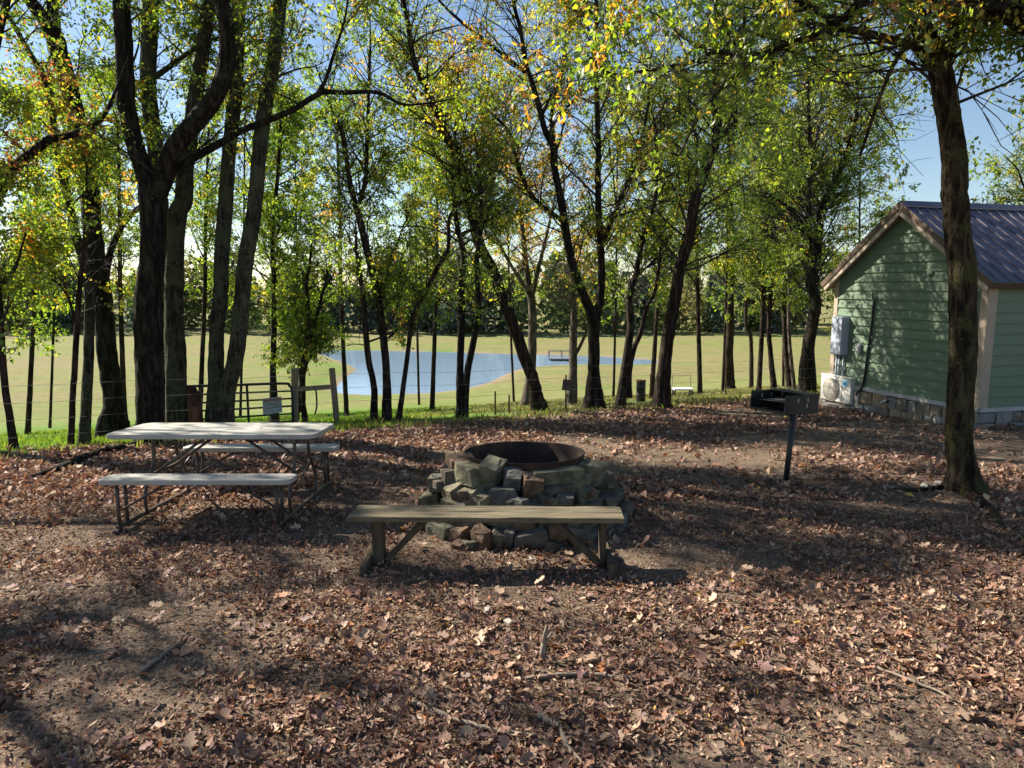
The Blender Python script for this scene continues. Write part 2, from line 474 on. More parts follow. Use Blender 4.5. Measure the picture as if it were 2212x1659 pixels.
def leaf_cloud(pos, axis_dir, size, col, rng, up=0.35, droop=0.45, wid=0.27):
    """rhombic folded leaves, two triangles each, 4 vertices"""
    n = len(pos)
    a = unit(axis_dir * 0.5 + rng.normal(0, 0.6, (n, 3)) + np.array([0, 0, -droop]))
    nn = unit(rng.normal(0, 1, (n, 3)) + np.array([0, 0, up * 2]))
    s = unit(np.cross(a, nn)); nn = np.cross(s, a)
    L = size[:, None]; W = L * wid * rng.uniform(0.8, 1.25, (n, 1))
    mid = pos + a * L * 0.48
    lift = nn * L * 0.10
    V = np.stack([pos, mid + s * W + lift, pos + a * L - nn * L * 0.05, mid - s * W + lift], 1).reshape(-1, 3)
    i = np.arange(n)[:, None] * 4
    F = np.concatenate([i + [0, 1, 2], i + [0, 2, 3]])
    C = np.repeat(col, 4, axis=0)
    return V, F, C

def mini_tubes(a, b, c, r0, r1, sides=4):
    """many three-point twigs at once"""
    n = len(a)
    t = unit(c - a); ref = np.where(np.abs(t[:, 2:3]) < 0.8, np.array([[0, 0, 1.0]]), np.array([[1.0, 0, 0]]))
    u = unit(np.cross(t, ref)); v = np.cross(t, u)
    ang = np.arange(sides) * 2 * np.pi / sides
    ring = u[:, None, :] * np.cos(ang)[None, :, None] + v[:, None, :] * np.sin(ang)[None, :, None]
    R = [r0, (r0 + r1) / 2, r1]
    V = np.stack([p[:, None, :] + ring * q[:, None, None] for p, q in zip((a, b, c), R)], 1).reshape(-1, 3)
    i = (np.arange(n) * 3 * sides)[:, None, None]
    k = np.arange(2)[None, :, None] * sides; j = np.arange(sides)[None, None, :]; j2 = (j + 1) % sides
    F = np.stack([i + k + j, i + k + j2, i + k + sides + j2, i + k + sides + j], -1).reshape(-1, 4)
    return V, F

def one_tube(a, c, r0, r1, sides=4):
    """many one-piece tubes at once"""
    n = len(a)
    t = unit(c - a); ref = np.where(np.abs(t[:, 2:3]) < 0.8, np.array([[0, 0, 1.0]]), np.array([[1.0, 0, 0]]))
    u = unit(np.cross(t, ref)); v = np.cross(t, u); ang = np.arange(sides) * 2 * np.pi / sides
    ring = u[:, None, :] * np.cos(ang)[None, :, None] + v[:, None, :] * np.sin(ang)[None, :, None]
    V = np.stack([a[:, None] + ring * r0[:, None, None], c[:, None] + ring * r1[:, None, None]], 1).reshape(-1, 3)
    i = (np.arange(n) * 2 * sides)[:, None]; j = np.arange(sides)[None, :]; j2 = (j + 1) % sides
    return V, np.stack([i + j, i + j2, i + sides + j2, i + sides + j], -1).reshape(-1, 4)

def spikes(a, c, r):
    """many thin straight twigs, three sides each, ending in a point"""
    n = len(a); t = unit(c - a); ref = np.where(np.abs(t[:, 2:3]) < 0.8, np.array([[0, 0, 1.0]]), np.array([[1.0, 0, 0]]))
    u = unit(np.cross(t, ref)); v = np.cross(t, u); ang = np.arange(3) * 2 * np.pi / 3
    ring = a[:, None] + (u[:, None] * np.cos(ang)[None, :, None] + v[:, None] * np.sin(ang)[None, :, None]) * r[:, None, None]
    V = np.concatenate([ring, c[:, None]], 1).reshape(-1, 3); i = np.arange(n)[:, None] * 4
    return V, np.concatenate([i + [0, 1, 3], i + [1, 2, 3], i + [2, 0, 3]])

def grow(stems, rng, z0, nb, blen, pal, leaves_per=7, lsize=0.085, ztop=99, gap=0.0, droop=0.45, elev=(5, 55), keep=1.0, lean=None, fine=True):
    """branches, twigs and leaves along the stems above height z0; returns (twig arrays, leaf arrays)"""
    cand, dirs, rads, frac = [], [], [], []
    for P, r in stems:
        seg = np.linalg.norm(np.diff(P, axis=0), axis=1); cum = np.concatenate([[0], np.cumsum(seg)])
        k = max(2, int(cum[-1] / 0.06)); s = np.linspace(0, cum[-1], k)
        Q = np.stack([np.interp(s, cum, P[:, c]) for c in range(3)], -1); rr = np.interp(s, cum, r)
        T = unit(np.gradient(Q, axis=0))
        ok = (Q[:, 2] > z0) & (Q[:, 2] < ztop)
        cand.append(Q[ok]); dirs.append(T[ok]); rads.append(rr[ok]); frac.append(np.linspace(0, 1, k)[ok])
    Q = np.concatenate(cand); T = np.concatenate(dirs); rr = np.concatenate(rads); fr = np.concatenate(frac)
    if len(Q) == 0: return None
    pick = rng.choice(len(Q), nb, replace=nb > len(Q))
    Q, T, rr, fr = Q[pick], T[pick], rr[pick], fr[pick]
    az = rng.uniform(0, 2 * np.pi, nb); el = np.radians(rng.uniform(*elev, nb))
    D = np.stack([np.cos(az) * np.cos(el), np.sin(az) * np.cos(el), np.sin(el)], -1)
    if lean is not None: D = unit(D + np.asarray(lean, float))
    D = unit(D + 0.35 * T)
    Ln = blen * rng.uniform(0.45, 1.15, nb) * (1.0 - 0.45 * fr)
    r0 = np.minimum(rr * 0.45, 0.011 * Ln + 0.004)
    # five points per branch, gently bent
    pts = [Q]; d = D.copy()
    for k in range(5):
        d = unit(d + rng.normal(0, 0.16, (nb, 3)) + np.array([0, 0, 0.03 - 0.05 * droop * k]))
        pts.append(pts[-1] + d * (Ln / 5)[:, None])
    B = np.stack(pts, 1)                                # nb,6,3
    tw = []
    for k in range(0, 5):
        f0, f1 = 1 - k / 5.5, 1 - (k + 1) / 5.5
        tw.append(one_tube(B[:, k], B[:, k + 1], r0 * f0, r0 * f1, 4 if fine else 3))
    # side shoots
    ns = 6
    t = rng.uniform(1.0, 5.0, (nb, ns)); ki = np.minimum(t.astype(int), 4); f = t - ki
    bi = np.arange(nb)[:, None]
    S0 = B[bi, ki] * (1 - f)[..., None] + B[bi, ki + 1] * f[..., None]
    bd = unit(B[bi, ki + 1] - B[bi, ki])
    sd = unit(bd * 0.8 + rng.normal(0, 0.62, (nb, ns, 3)) + np.array([0, 0, 0.05 - 0.15 * droop]))
    sl = (Ln[:, None] * rng.uniform(0.2, 0.48, (nb, ns)))
    S1 = S0 + sd * sl[..., None] * 0.5 + rng.normal(0, 0.03, (nb, ns, 3))
    S2 = S1 + unit(sd + rng.normal(0, 0.2, sd.shape) + np.array([0, 0, -0.12 * droop])) * sl[..., None] * 0.5
    S0, S1, S2 = (x.reshape(-1, 3) for x in (S0, S1, S2)); rs = np.repeat(r0 * 0.45, ns)
    ph = rng.uniform(0, 6.28, 6)
    cl = (np.sin(2.3 * S2[:, 0] + 1.1 * S2[:, 1] + ph[0]) + np.sin(2.0 * S2[:, 1] - 1.3 * S2[:, 2] + ph[1]) + np.sin(2.6 * S2[:, 2] + 0.9 * S2[:, 0] + ph[2])
          + 0.6 * np.sin(4.7 * S2[:, 0] + ph[3]) + 0.6 * np.sin(4.3 * S2[:, 2] + ph[4]))
    kp = (rng.random(len(S0)) < keep * np.clip(0.65 + 0.95 * cl, 0.03, 1.6))
    tw.append(mini_tubes(S0, S1, S2, rs, rs * 0.4, 3) if fine else one_tube(S0, S2, rs, rs * 0.4, 3))
    # twigs that carry the leaves
    nt_ = 4
    tt = rng.uniform(0.3, 1.0, (len(S0), nt_, 1))
    A0 = np.where(tt < 0.5, S0[:, None] * (1 - 2 * tt) + S1[:, None] * 2 * tt, S1[:, None] * (2 - 2 * tt) + S2[:, None] * (2 * tt - 1))
    ad = unit(unit(S2 - S0)[:, None] * 0.7 + rng.normal(0, 0.6, A0.shape) + np.array([0, 0, -0.2 * droop]))
    al = rng.uniform(0.16, 0.40, (len(S0), nt_, 1)) * min(1.0, blen / 1.3 + 0.3)
    A2 = A0 + ad * al; A1 = (A0 + A2) / 2 + rng.normal(0, 0.012, A0.shape)
    kp2 = np.repeat(kp, nt_)
    A0, A1, A2, ad = (x.reshape(-1, 3)[kp2] for x in (A0, A1, A2, ad))
    rt = np.full(len(A0), 0.0028)
    kk = rng.random(len(A0)) < 0.75
    if fine: tw.append(spikes(A0[kk], A2[kk], rt[kk] * 1.1))
    # leaves
    m = leaves_per
    u = rng.uniform(0.1, 1.08, (len(A0), m, 1))
    Lp = A0[:, None] * (1 - u) + A2[:, None] * u + rng.normal(0, 0.022, (len(A0), m, 3))
    names = list(pal); wts = np.array([pal[k] for k in names], float); wts /= wts.sum()
    cols = np.array([PAL[k] for k in names])
    bc = rng.choice(len(names), nb, p=wts)               # each branch leans to one colour
    br = np.repeat(np.repeat(np.arange(nb), ns), nt_)[kp2]
    lc = np.where(rng.random((len(A0), m)) < 0.62, bc[br][:, None], rng.choice(len(names), (len(A0), m), p=wts))
    C = cols[lc.reshape(-1)] * rng.uniform(0.7, 1.35, (lc.size, 1)) * rng.uniform(0.92, 1.08, (lc.size, 3))
    n = lc.size
    V, F, Cc = leaf_cloud(Lp.reshape(-1, 3), np.repeat(ad, m, axis=0), lsize * rng.uniform(0.65, 1.25, n), C, rng, droop=droop)
    TV, TF = join_arrays([(v, [f_]) for v, f_ in tw])
    return (TV, TF), (V, F, Cc)

def stem_points(px, d, dd=0.0, root=None, ext=0.0, rng=None, wscale=1.0):
    """a measured stem: px = [(x, y, width), ...] from the bottom up at depth d (+dd at the top)"""
    n = len(px); P, R = [], []
    for i, (x, y, wd) in enumerate(px):
        k = d + dd * i / max(1, n - 1)
        P.append(at(x, y, k)); R.append(0.46 * wd * wscale * K / FPX * k)
    P = np.array(P); R = np.array(R)
    if ext > 0:
        dirv = unit(P[-1] - P[-2]); dirv = unit(dirv + np.array([0, 0, 0.6])); q = P[-1]; r = R[-1]
        k = max(2, int(ext / 0.8))
        for j in range(k):
            dirv = unit(dirv + rng.normal(0, 0.14, 3) + np.array([0, 0, 0.08])); q = q + dirv * ext / k
            P = np.vstack([P, q]); R = np.append(R, max(0.012, r * (1 - (j + 1) / (k + 0.6))))
    return P, R

N_TREE = [0]; LEAVES = [0]
DENS = [0.55]; NBF = [1.0]; BLF = [1.0]
def tree(label, stems, bark='bark_brown', z0=2.2, nb=60, blen=1.5, pal={'g': 3, 'l': 3, 'y': 1}, lp=7, ls=0.085, d=None, ext=3.0,
         droop=0.45, keep=1.0, twig='twig', group=None, lean=None, elev=(5, 55), cat='tree', name='tree', base_px=None, flare=1.25, top=0, back=0.55, fine=True):
    """stems: list of dicts(px, dd, ext, from_) ; the first is the trunk and starts at the ground"""
    N_TREE[0] += 1
    rng = np.random.default_rng(100 + N_TREE[0] * 13)
    s0 = stems[0]
    if d is None:
        g = ground(*(base_px or s0['px'][0][:2])); d = g[1]
    if lean is None: lean = (0, back, 0)
    nb = int(nb * 0.72 * NBF[0]); keep = keep * DENS[0]; ls = ls * 0.74; lp = int(lp * 1.35 + 0.5); blen = blen * 1.05 * BLF[0]
    built = []
    root = None
    for i, s in enumerate(stems):
        dk = d + s.get('d0', 0.0)
        P, R = stem_points(s['px'], dk, s.get('dd', 0.0), ext=(1.0 if top else 0.55) * s.get('ext', ext), rng=rng)
        if s.get('root', i == 0):
            gz = tz(P[0, 0], P[0, 1])
            below = unit(P[0] - P[1]); below[2] = min(below[2], -0.3)
            if P[0, 2] > gz + 0.02:
                q = P[0] + below / -below[2] * (P[0, 2] - gz)
                P = np.vstack([q, P]); R = np.insert(R, 0, R[0])
            h = 0.30
            lo = P[0].copy(); lo[2] = tz(lo[0], lo[1])
            up_ = lo + (P[1] - lo) * min(0.5, h / max(0.2, np.linalg.norm(P[1] - lo)))
            P = np.vstack([lo - [0, 0, 0.18], lo, up_, P[1:]])
            R = np.concatenate([[R[0] * flare * 1.25, R[0] * flare, R[0] * 1.06], R[1:]])
            if root is None: root = lo
        Pc = catmull(P, 6); Rc = np.interp(np.linspace(0, len(P) - 1, len(Pc)), np.arange(len(P)), R)
        Pc[2:-1] += rng.normal(0, 0.03, (len(Pc) - 3, 3)) * Rc[2:-1, None]
        built.append((Pc, Rc, s))
    e = empty(name, root, label, cat, group)
    for i, (P, R, s) in enumerate(built):
        sides = 16 if R[0] > 0.08 else (12 if R[0] > 0.04 else 8)
        near = R[0] > 0.11 and d < 12
        V, F = tube_arrays(P, R, 32 if near else sides, True, 0.055 if R[0] > 0.06 else 0.05, seed=N_TREE[0] + i, ridge=0.055 if near else 0.0)
        mesh_obj('trunk' if i == 0 or s.get('root') else 'limb', V, F, M[bark], e, smooth=True)
    res = grow([(P, R) for P, R, s in built if s.get('leafy', True)], rng, z0, nb, blen, pal, lp, ls, droop=droop, keep=keep, lean=lean, elev=elev, fine=fine)
    if res:
        (TV, TF), (V, F, C) = res
        if top:
            r2 = grow([(P, R) for P, R, s in built], rng, 5.6, top, 1.9, pal, 7, 0.085, droop=droop)
            if r2:
                (TV2, TF2), (V2, F2, C2) = r2
                F = np.concatenate([F, F2 + len(V)]); V = np.concatenate([V, V2]); C = np.concatenate([C, C2])
                TV, TF = join_arrays([(TV, TF), (TV2, TF2)])
        LEAVES[0] += len(F)
        cr = mesh_obj('crown', V, F, M['leaf'], e, col=C); cr['kind'] = 'stuff'
        tw = mesh_obj('twigs', TV, TF, M[twig], cr); tw['kind'] = 'stuff'
    return e
# ------------------------------------------------------------------ trees
def S(px, **k): return dict(px=px, **k)
G1 = {'g': 3.5, 'l': 4.5, 'd': 0.8, 'y': 0.8}
G2 = {'g': 3.2, 'l': 5, 'y': 0.9, 'o': 0.2}
Y1 = {'l': 5, 'y': 1.5, 'g': 2.6, 'o': 0.2}
O1 = {'o': 1.5, 'y': 2.4, 'l': 3.8, 'g': 1.9, 'b': 0.4}
R1 = {'b': 1.6, 'r': 1.2, 'o': 0.4, 'g': 2.5, 'l': 2}

DENS[0] = 0.85
# --- left cluster by the picnic table
tree('thin leaning trunk with yellow and orange leaves at the left edge', [S([(31, 974, 17), (20, 895, 16), (9, 818, 15), (0, 680, 14), (-12, 520, 12), (-20, 330, 10)])],
     'bark_brown', z0=1.0, nb=55, blen=1.1, pal=Y1, lp=8, ext=1.5)
tree('slim dark sapling between the left edge and the lichen covered trunk', [S([(153, 964, 13), (158, 837, 13), (161, 805, 13), (167, 688, 12), (174, 600, 10), (186, 480, 8)]),
     S([(163, 700, 6), (150, 650, 6), (128, 615, 5), (95, 596, 4)], ext=0.5)],
     'bark_brown', z0=1.6, nb=60, blen=1.1, pal=Y1, ext=1.5)
tree('grey lichen covered trunk just left of the flared dark trunk', [S([(182, 961, 24), (186, 888, 23), (191, 784, 22), (193, 680, 21), (187, 602, 20), (163, 500, 18), (133, 366, 17), (117, 283, 15), (103, 187, 13), (50, 90, 10)], dd=0.6)],
     'bark_lichen', z0=2.8, nb=40, blen=1.3, pal={'b': 1.5, 'r': 1, 'l': 2, 'g': 2, 'y': 1}, ext=3)
tree('tall dark trunk with flared roots left of the picnic table', [
     S([(243, 945, 62), (247, 868, 46), (233, 768, 43), (227, 701, 42), (217, 618, 41), (207, 551, 40), (197, 468, 39), (187, 366, 38), (160, 233, 37), (133, 133, 37), (112, 66, 34), (60, -5, 24)], dd=0.3),
     S([(120, 90, 26), (116, 40, 24), (112, -10, 22)], d0=0.3, ext=4),
     S([(226, 606, 16), (240, 540, 15), (262, 490, 14), (292, 455, 12), (330, 425, 9)], d0=0.1, dd=0.8, ext=1.0),
     S([(187, 295, 12), (207, 267, 11), (247, 213, 9), (280, 150, 6)], d0=0.2, dd=0.5, ext=1.0)],
     'bark_dark', z0=2.6, nb=55, blen=1.5, pal=G2, ext=3.5, top=42)
tree('largest dark trunk splitting into two heavy limbs behind the picnic table', [
     S([(325, 950, 72), (325, 915, 62), (323, 801, 62), (320, 701, 60), (320, 634, 56), (330, 551, 52), (330, 468, 54), (328, 415, 58), (318, 385, 42), (293, 317, 38), (274, 233, 37), (270, 150, 36), (267, 67, 36), (263, -5, 34)], dd=0.2),
     S([(334, 430, 46), (350, 393, 40), (370, 333, 40), (400, 290, 41), (446, 233, 40), (477, 184, 38), (490, 133, 36), (490, 67, 35), (480, -5, 32)], d0=0.1, dd=-0.3, ext=4),
     S([(375, 372, 20), (393, 358, 19), (433, 333, 18), (480, 307, 17), (520, 283, 16), (587, 257, 14), (633, 237, 13), (693, 201, 12), (737, 200, 11), (815, 200, 9), (870, 225, 6)], d0=0.2, dd=0.6, ext=0.8),
     S([(690, 204, 9), (706, 165, 8), (730, 90, 6), (745, 40, 5)], d0=0.6, ext=0.8)],
     'bark_dark', z0=3.0, nb=85, blen=1.5, pal=Y1, ext=4, base_px=(325, 958), top=80)
tree('straight dark trunk close behind the splitting one', [
     S([(380, 945, 56), (380, 915, 50), (380, 801, 46), (377, 701, 42), (377, 601, 40), (383, 468, 38), (397, 433, 37), (400, 367, 36), (410, 300, 34), (423, 200, 31), (437, 117, 29), (447, 33, 27), (452, -8, 26)], dd=0.5)],
     'bark_lichen', z0=3.2, nb=55, blen=1.5, pal=G2, ext=4, base_px=(380, 948), top=30)
tree('tall trunk rising in the fork of the splitting tree', [
     S([(345, 940, 42), (350, 800, 40), (352, 600, 38), (345, 450, 36), (337, 333, 35), (327, 267, 35), (320, 167, 34), (323, 100, 34), (327, -5, 33)], dd=0.4),
     S([(322, 172, 12), (345, 158, 11), (410, 112, 10), (450, 88, 9), (520, 70, 7)], d0=0.28, dd=0.2, ext=0.8)],
     'bark_lichen', z0=3.4, nb=50, blen=1.5, pal=G2, ext=4, d=11.4)
tree('paired trunks joined at the foot beside the gate', [
     S([(463, 940, 46), (463, 915, 44), (467, 835, 38), (467, 734, 34), (477, 634, 33), (480, 535, 33), (490, 400, 31), (497, 300, 30), (510, 200, 29), (513, 133, 28), (517, -5, 27)], dd=0.3),
     S([(488, 940, 44), (487, 915, 42), (490, 851, 38), (510, 768, 37), (520, 668, 36), (530, 568, 35), (550, 450, 33), (560, 333, 32), (573, 233, 31), (590, 133, 30), (600, 50, 28), (607, -5, 27)], dd=-0.2, root=True, ext=4)],
     'bark_lichen', z0=3.4, nb=75, blen=1.5, pal=G2, ext=4, base_px=(470, 944), top=50)
NBF[0] = 1.3
DENS[0] = 0.85
# --- slim trees behind the gate
tree('slim trunk rising behind the metal gate', [S([(594, 925, 20), (590, 806, 14), (592, 700, 13), (592, 600, 11), (588, 500, 10), (600, 380, 8), (605, 250, 6)], dd=0.3)],
     'bark_brown', z0=1.3, nb=85, blen=1.5, pal=G1, lp=9, d=14.2, ext=2)
tree('low leafy green tree with crossed stems behind the wooden posts', [
     S([(660, 925, 13), (655, 868, 12), (655, 792, 13), (663, 740, 12), (668, 690, 10), (662, 620, 8), (670, 560, 6)], dd=0.2),
     S([(640, 925, 11), (648, 850, 11), (660, 790, 11), (672, 730, 9), (690, 660, 7), (705, 600, 5)], dd=0.4, root=True, ext=0.6)],
     'bark_brown', z0=0.35, nb=105, blen=1.25, pal=G1, lp=9, d=14.0, ext=0.8)
DENS[0] = 0.95; NBF[0] = 1.4; BLF[0] = 1.45
# --- along the fence line, centre
tree('clump of three slim stems left of the pond view', [
     S([(836, 912, 22), (835, 801, 18), (825, 701, 18), (815, 634, 17), (795, 551, 17), (778, 480, 15), (757, 400, 13), (747, 333, 11), (738, 283, 10), (715, 235, 7)], dd=0.5),
     S([(808, 917, 17), (808, 835, 15), (795, 768, 15), (788, 685, 13), (781, 618, 11), (770, 540, 8)], dd=-0.4, root=True, ext=1),
     S([(861, 910, 13), (878, 785, 11), (892, 685, 11), (912, 645, 11), (948, 571, 10), (968, 535, 9), (972, 467, 8), (1010, 420, 6)], dd=0.6, root=True, ext=1.2),
     S([(778, 440, 11), (790, 380, 10), (793, 300, 9), (796, 200, 7), (800, 100, 5)], d0=0.3, dd=0.3)],
     'bark_brown', z0=0.9, nb=145, blen=1.3, pal=G2, lp=8, ext=1.5)
tree('twin upright stems standing in front of the pond', [
     S([(996, 902, 22), (994, 801, 17), (997, 701, 16), (997, 601, 15), (1001, 551, 14), (985, 470, 11), (978, 380, 9), (985, 270, 6)], dd=0.4),
     S([(1004, 898, 16), (1010, 801, 16), (1024, 734, 15), (1034, 668, 14), (1030, 568, 12), (1040, 480, 9), (1035, 380, 7)], dd=-0.3, root=True, ext=1.5),
     S([(1034, 672, 8), (1050, 660, 7), (1076, 648, 5)], ext=0.4)],
     'bark_dark', z0=1.3, nb=70, blen=1.3, pal=G2, lp=7, ext=1.8)
tree('curved trunk leaning left across the middle of the pond view', [
     S([(1166, 888, 33), (1151, 818, 29), (1131, 768, 28), (1115, 718, 27), (1088, 652, 27), (1065, 585, 26), (1038, 535, 25), (1021, 467, 24), (1004, 393, 23), (988, 333, 22), (958, 284, 20), (932, 217, 17), (918, 184, 15), (895, 133, 13), (881, 50, 11), (872, -5, 9)], dd=-1.3),
     S([(1026, 490, 13), (1046, 440, 12), (1062, 380, 10), (1040, 320, 8), (1050, 220, 6)], d0=0.4, dd=0.5, ext=1)],
     'bark_brown', z0=2.8, nb=150, blen=1.5, pal=O1, lp=7, ext=2, flare=1.4)
tree('pale sunlit trunk with bare branches behind the leaning one', [
     S([(1141, 879, 32), (1147, 801, 23), (1150, 734, 21), (1150, 668, 19), (1140, 600, 14), (1131, 520, 11), (1122, 430, 8), (1118, 330, 6)], dd=0.3),
     S([(1146, 640, 10), (1105, 575, 8), (1075, 520, 7), (1050, 470, 5)], dd=0.4, ext=0.8),
     S([(1150, 640, 10), (1168, 560, 9), (1185, 490, 7), (1200, 420, 5)], dd=0.3, ext=0.8)],
     'bark_pale', z0=2.2, nb=60, blen=1.4, pal={'o': 2, 'b': 2, 'y': 1, 'l': 1}, lp=4, d=19.0, ext=1.5, twig='twig_pale', keep=0.75)
tree('short pale trunk with a right hand stub beside the wire fence sign', [
     S([(1235, 872, 27), (1238, 801, 20), (1238, 734, 18), (1240, 670, 14), (1236, 600, 10)], dd=0.2),
     S([(1244, 764, 9), (1253, 748, 8), (1266, 718, 7), (1272, 690, 5)], ext=0.3)],
     'bark_pale', z0=1.3, nb=50, blen=1.2, pal={'o': 1.5, 'b': 1, 'y': 1.5, 'l': 2}, lp=6, d=18.0, ext=1.2, twig='twig_pale')
tree('big forked trunk spreading wide in the centre right', [
     S([(1283, 882, 42), (1283, 801, 28), (1283, 735, 27), (1281, 690, 29), (1270, 660, 22), (1246, 601, 20), (1228, 535, 19), (1215, 450, 18), (1198, 367, 17), (1195, 317, 17), (1178, 284, 14), (1165, 233, 13), (1151, 184, 12), (1135, 133, 10), (1125, 67, 9), (1108, -5, 8)], dd=-0.8),
     S([(1287, 690, 22), (1297, 640, 19), (1299, 568, 17), (1294, 480, 16), (1292, 400, 14), (1292, 300, 13), (1288, 167, 11), (1288, -5, 9)], dd=-0.4),
     S([(1195, 310, 11), (1193, 240, 10), (1213, 150, 8), (1230, 60, 6)], d0=0.3, dd=0.3),
     S([(1146, 165, 9), (1064, 100, 8), (1008, 57, 7), (948, 0, 5)], d0=0.4, dd=-0.6),
     S([(1218, 480, 11), (1158, 433, 10), (1128, 383, 10), (1112, 333, 9), (1098, 283, 7), (1048, 233, 5)], d0=0.1, dd=-0.8, ext=0.6),
     S([(1298, 530, 13), (1320, 480, 12), (1345, 417, 11), (1378, 327, 9), (1400, 230, 7)], d0=-0.2, dd=0.7)],
     'bark_dark', z0=2.3, nb=250, blen=1.55, pal=O1, lp=7, ext=2.2, flare=1.5)
tree('thin twin stem tree by the black barrel', [
     S([(1340, 880, 24), (1351, 787, 19), (1362, 707, 18), (1359, 641, 16), (1372, 600, 13), (1380, 560, 12), (1393, 500, 10), (1415, 430, 8), (1420, 330, 6)], dd=0.4),
     S([(1357, 860, 20), (1359, 800, 15), (1370, 750, 13), (1383, 720, 12), (1396, 667, 10), (1415, 628, 8), (1425, 560, 6)], dd=0.5, ext=1)],
     'bark_brown', z0=1.5, nb=95, blen=1.4, pal=G2, lp=8, ext=2)
tree('sturdy brown trunk leaning right beside the black barrel', [
     S([(1428, 882, 40), (1436, 787, 31), (1446, 707, 29), (1459, 641, 28), (1470, 574, 26), (1486, 521, 25), (1501, 433, 23), (1524, 367, 21), (1548, 300, 20), (1546, 200, 17), (1545, 100, 14), (1550, -5, 12)], dd=-0.7),
     S([(1546, 305, 13), (1600, 250, 12), (1640, 170, 10), (1700, 60, 8), (1730, -5, 6)], d0=0.3, dd=0.5)],
     'bark_brown', z0=2.0, nb=175, blen=1.6, pal=G2, lp=8, ext=2.5, flare=1.3)
DENS[0] = 1.15
tree('straight trunk standing alone in front of the far field', [
     S([(1574, 841, 27), (1574, 760, 20), (1577, 693, 19), (1577, 600, 17), (1580, 480, 14), (1575, 350, 11), (1580, 200, 7)], dd=0.3)],
     'bark_brown', z0=1.5, nb=170, blen=1.7, pal=G1, lp=9, ext=2)
tree('thinnest sapling between the lone trunk and the grill', [
     S([(1623, 838, 10), (1623, 760, 9), (1621, 725, 9), (1611, 694, 8), (1616, 600, 6), (1622, 500, 5)], dd=0.2)],
     'bark_brown', z0=0.7, nb=85, blen=1.2, pal=G2, lp=8, ext=1.5)
tree('slim curved trunk behind the left end of the grill', [
     S([(1672, 841, 14), (1664, 760, 11), (1661, 707, 11), (1668, 600, 9), (1680, 480, 7), (1690, 350, 5)], dd=0.2)],
     'bark_brown', z0=1.0, nb=130, blen=1.4, pal=G1, lp=9, ext=1.5)
tree('slim trunk leaning left behind the middle of the grill', [
     S([(1706, 838, 15), (1698, 760, 12), (1696, 720, 12), (1692, 620, 10), (1698, 500, 8), (1690, 380, 6)], dd=0.2)],
     'bark_brown', z0=1.0, nb=130, blen=1.4, pal=Y1, lp=9, ext=1.5)
tree('slim pale stem touching the dark trunk left of the cabin', [
     S([(1716, 838, 10), (1708, 770, 9), (1704, 700, 8), (1706, 600, 6), (1712, 500, 5)], dd=0.2)],
     'bark_pale', z0=1.4, nb=50, blen=1.0, pal=G1, lp=8, d=21, ext=1.2)
tree('thick dark trunk with a kink next to the cabin wall', [
     S([(1743, 850, 38), (1743, 773, 29), (1751, 720, 27), (1762, 654, 25), (1752, 614, 24), (1762, 560, 22), (1768, 494, 20), (1776, 450, 18), (1798, 400, 15), (1825, 343, 12), (1850, 250, 8)], dd=0.5),
     S([(1762, 560, 14), (1748, 500, 13), (1748, 420, 11), (1750, 340, 9), (1745, 200, 7)], d0=0.2, dd=-0.3)],
     'bark_dark', z0=1.6, nb=250, blen=1.7, pal=G2, lp=9, ext=2)
DENS[0] = 0.85; NBF[0] = 1.0; BLF[0] = 1.1
def back_tree(label, x, base, d, dx, pal, nb=120, z0=1.6, wd=12, bark='bark_brown'):
    tree(label, [S([(x, base, wd), (x + dx * 0.3, base - 120, wd * 0.85), (x + dx * 0.6, base - 260, wd * 0.75), (x + dx * 0.7, base - 420, wd * 0.6), (x + dx, base - 600, wd * 0.4)], dd=0.4)],
         bark, z0=z0, nb=nb, blen=1.8, pal=pal, lp=8, ls=0.085, d=d, ext=1.5, back=0.0)
back_tree('thin green tree just right of the wooden posts', 748, 880, 17.5, -20, G1, 75, z0=1.4)
back_tree('thin yellowing tree between the three stems and the twin stems', 934, 862, 19.0, 15, G2, 110, z0=1.9)
back_tree('slender tree rising behind the thin twin stems by the barrel', 1408, 850, 20.0, 25, G1, 120, z0=1.9)
back_tree('slender green tree between the leaning brown trunk and the lone trunk', 1512, 840, 23.0, -10, G1, 120, z0=1.9)
back_tree('far slim tree seen past the left edge trunk', 62, 900, 15.5, 20, Y1, 75, z0=1.5)
back_tree('slim tree in the gap between flared trunk and largest trunk', 268, 880, 15.5, -14, G2, 70, z0=1.6, wd=13)
back_tree('slim green tree behind the gap right of the straight trunk', 432, 880, 16.0, 18, G1, 75, z0=1.6)
back_tree('leafy tree filling the space left of the cabin eave', 1640, 830, 24.0, 20, G1, 150, z0=1.8)
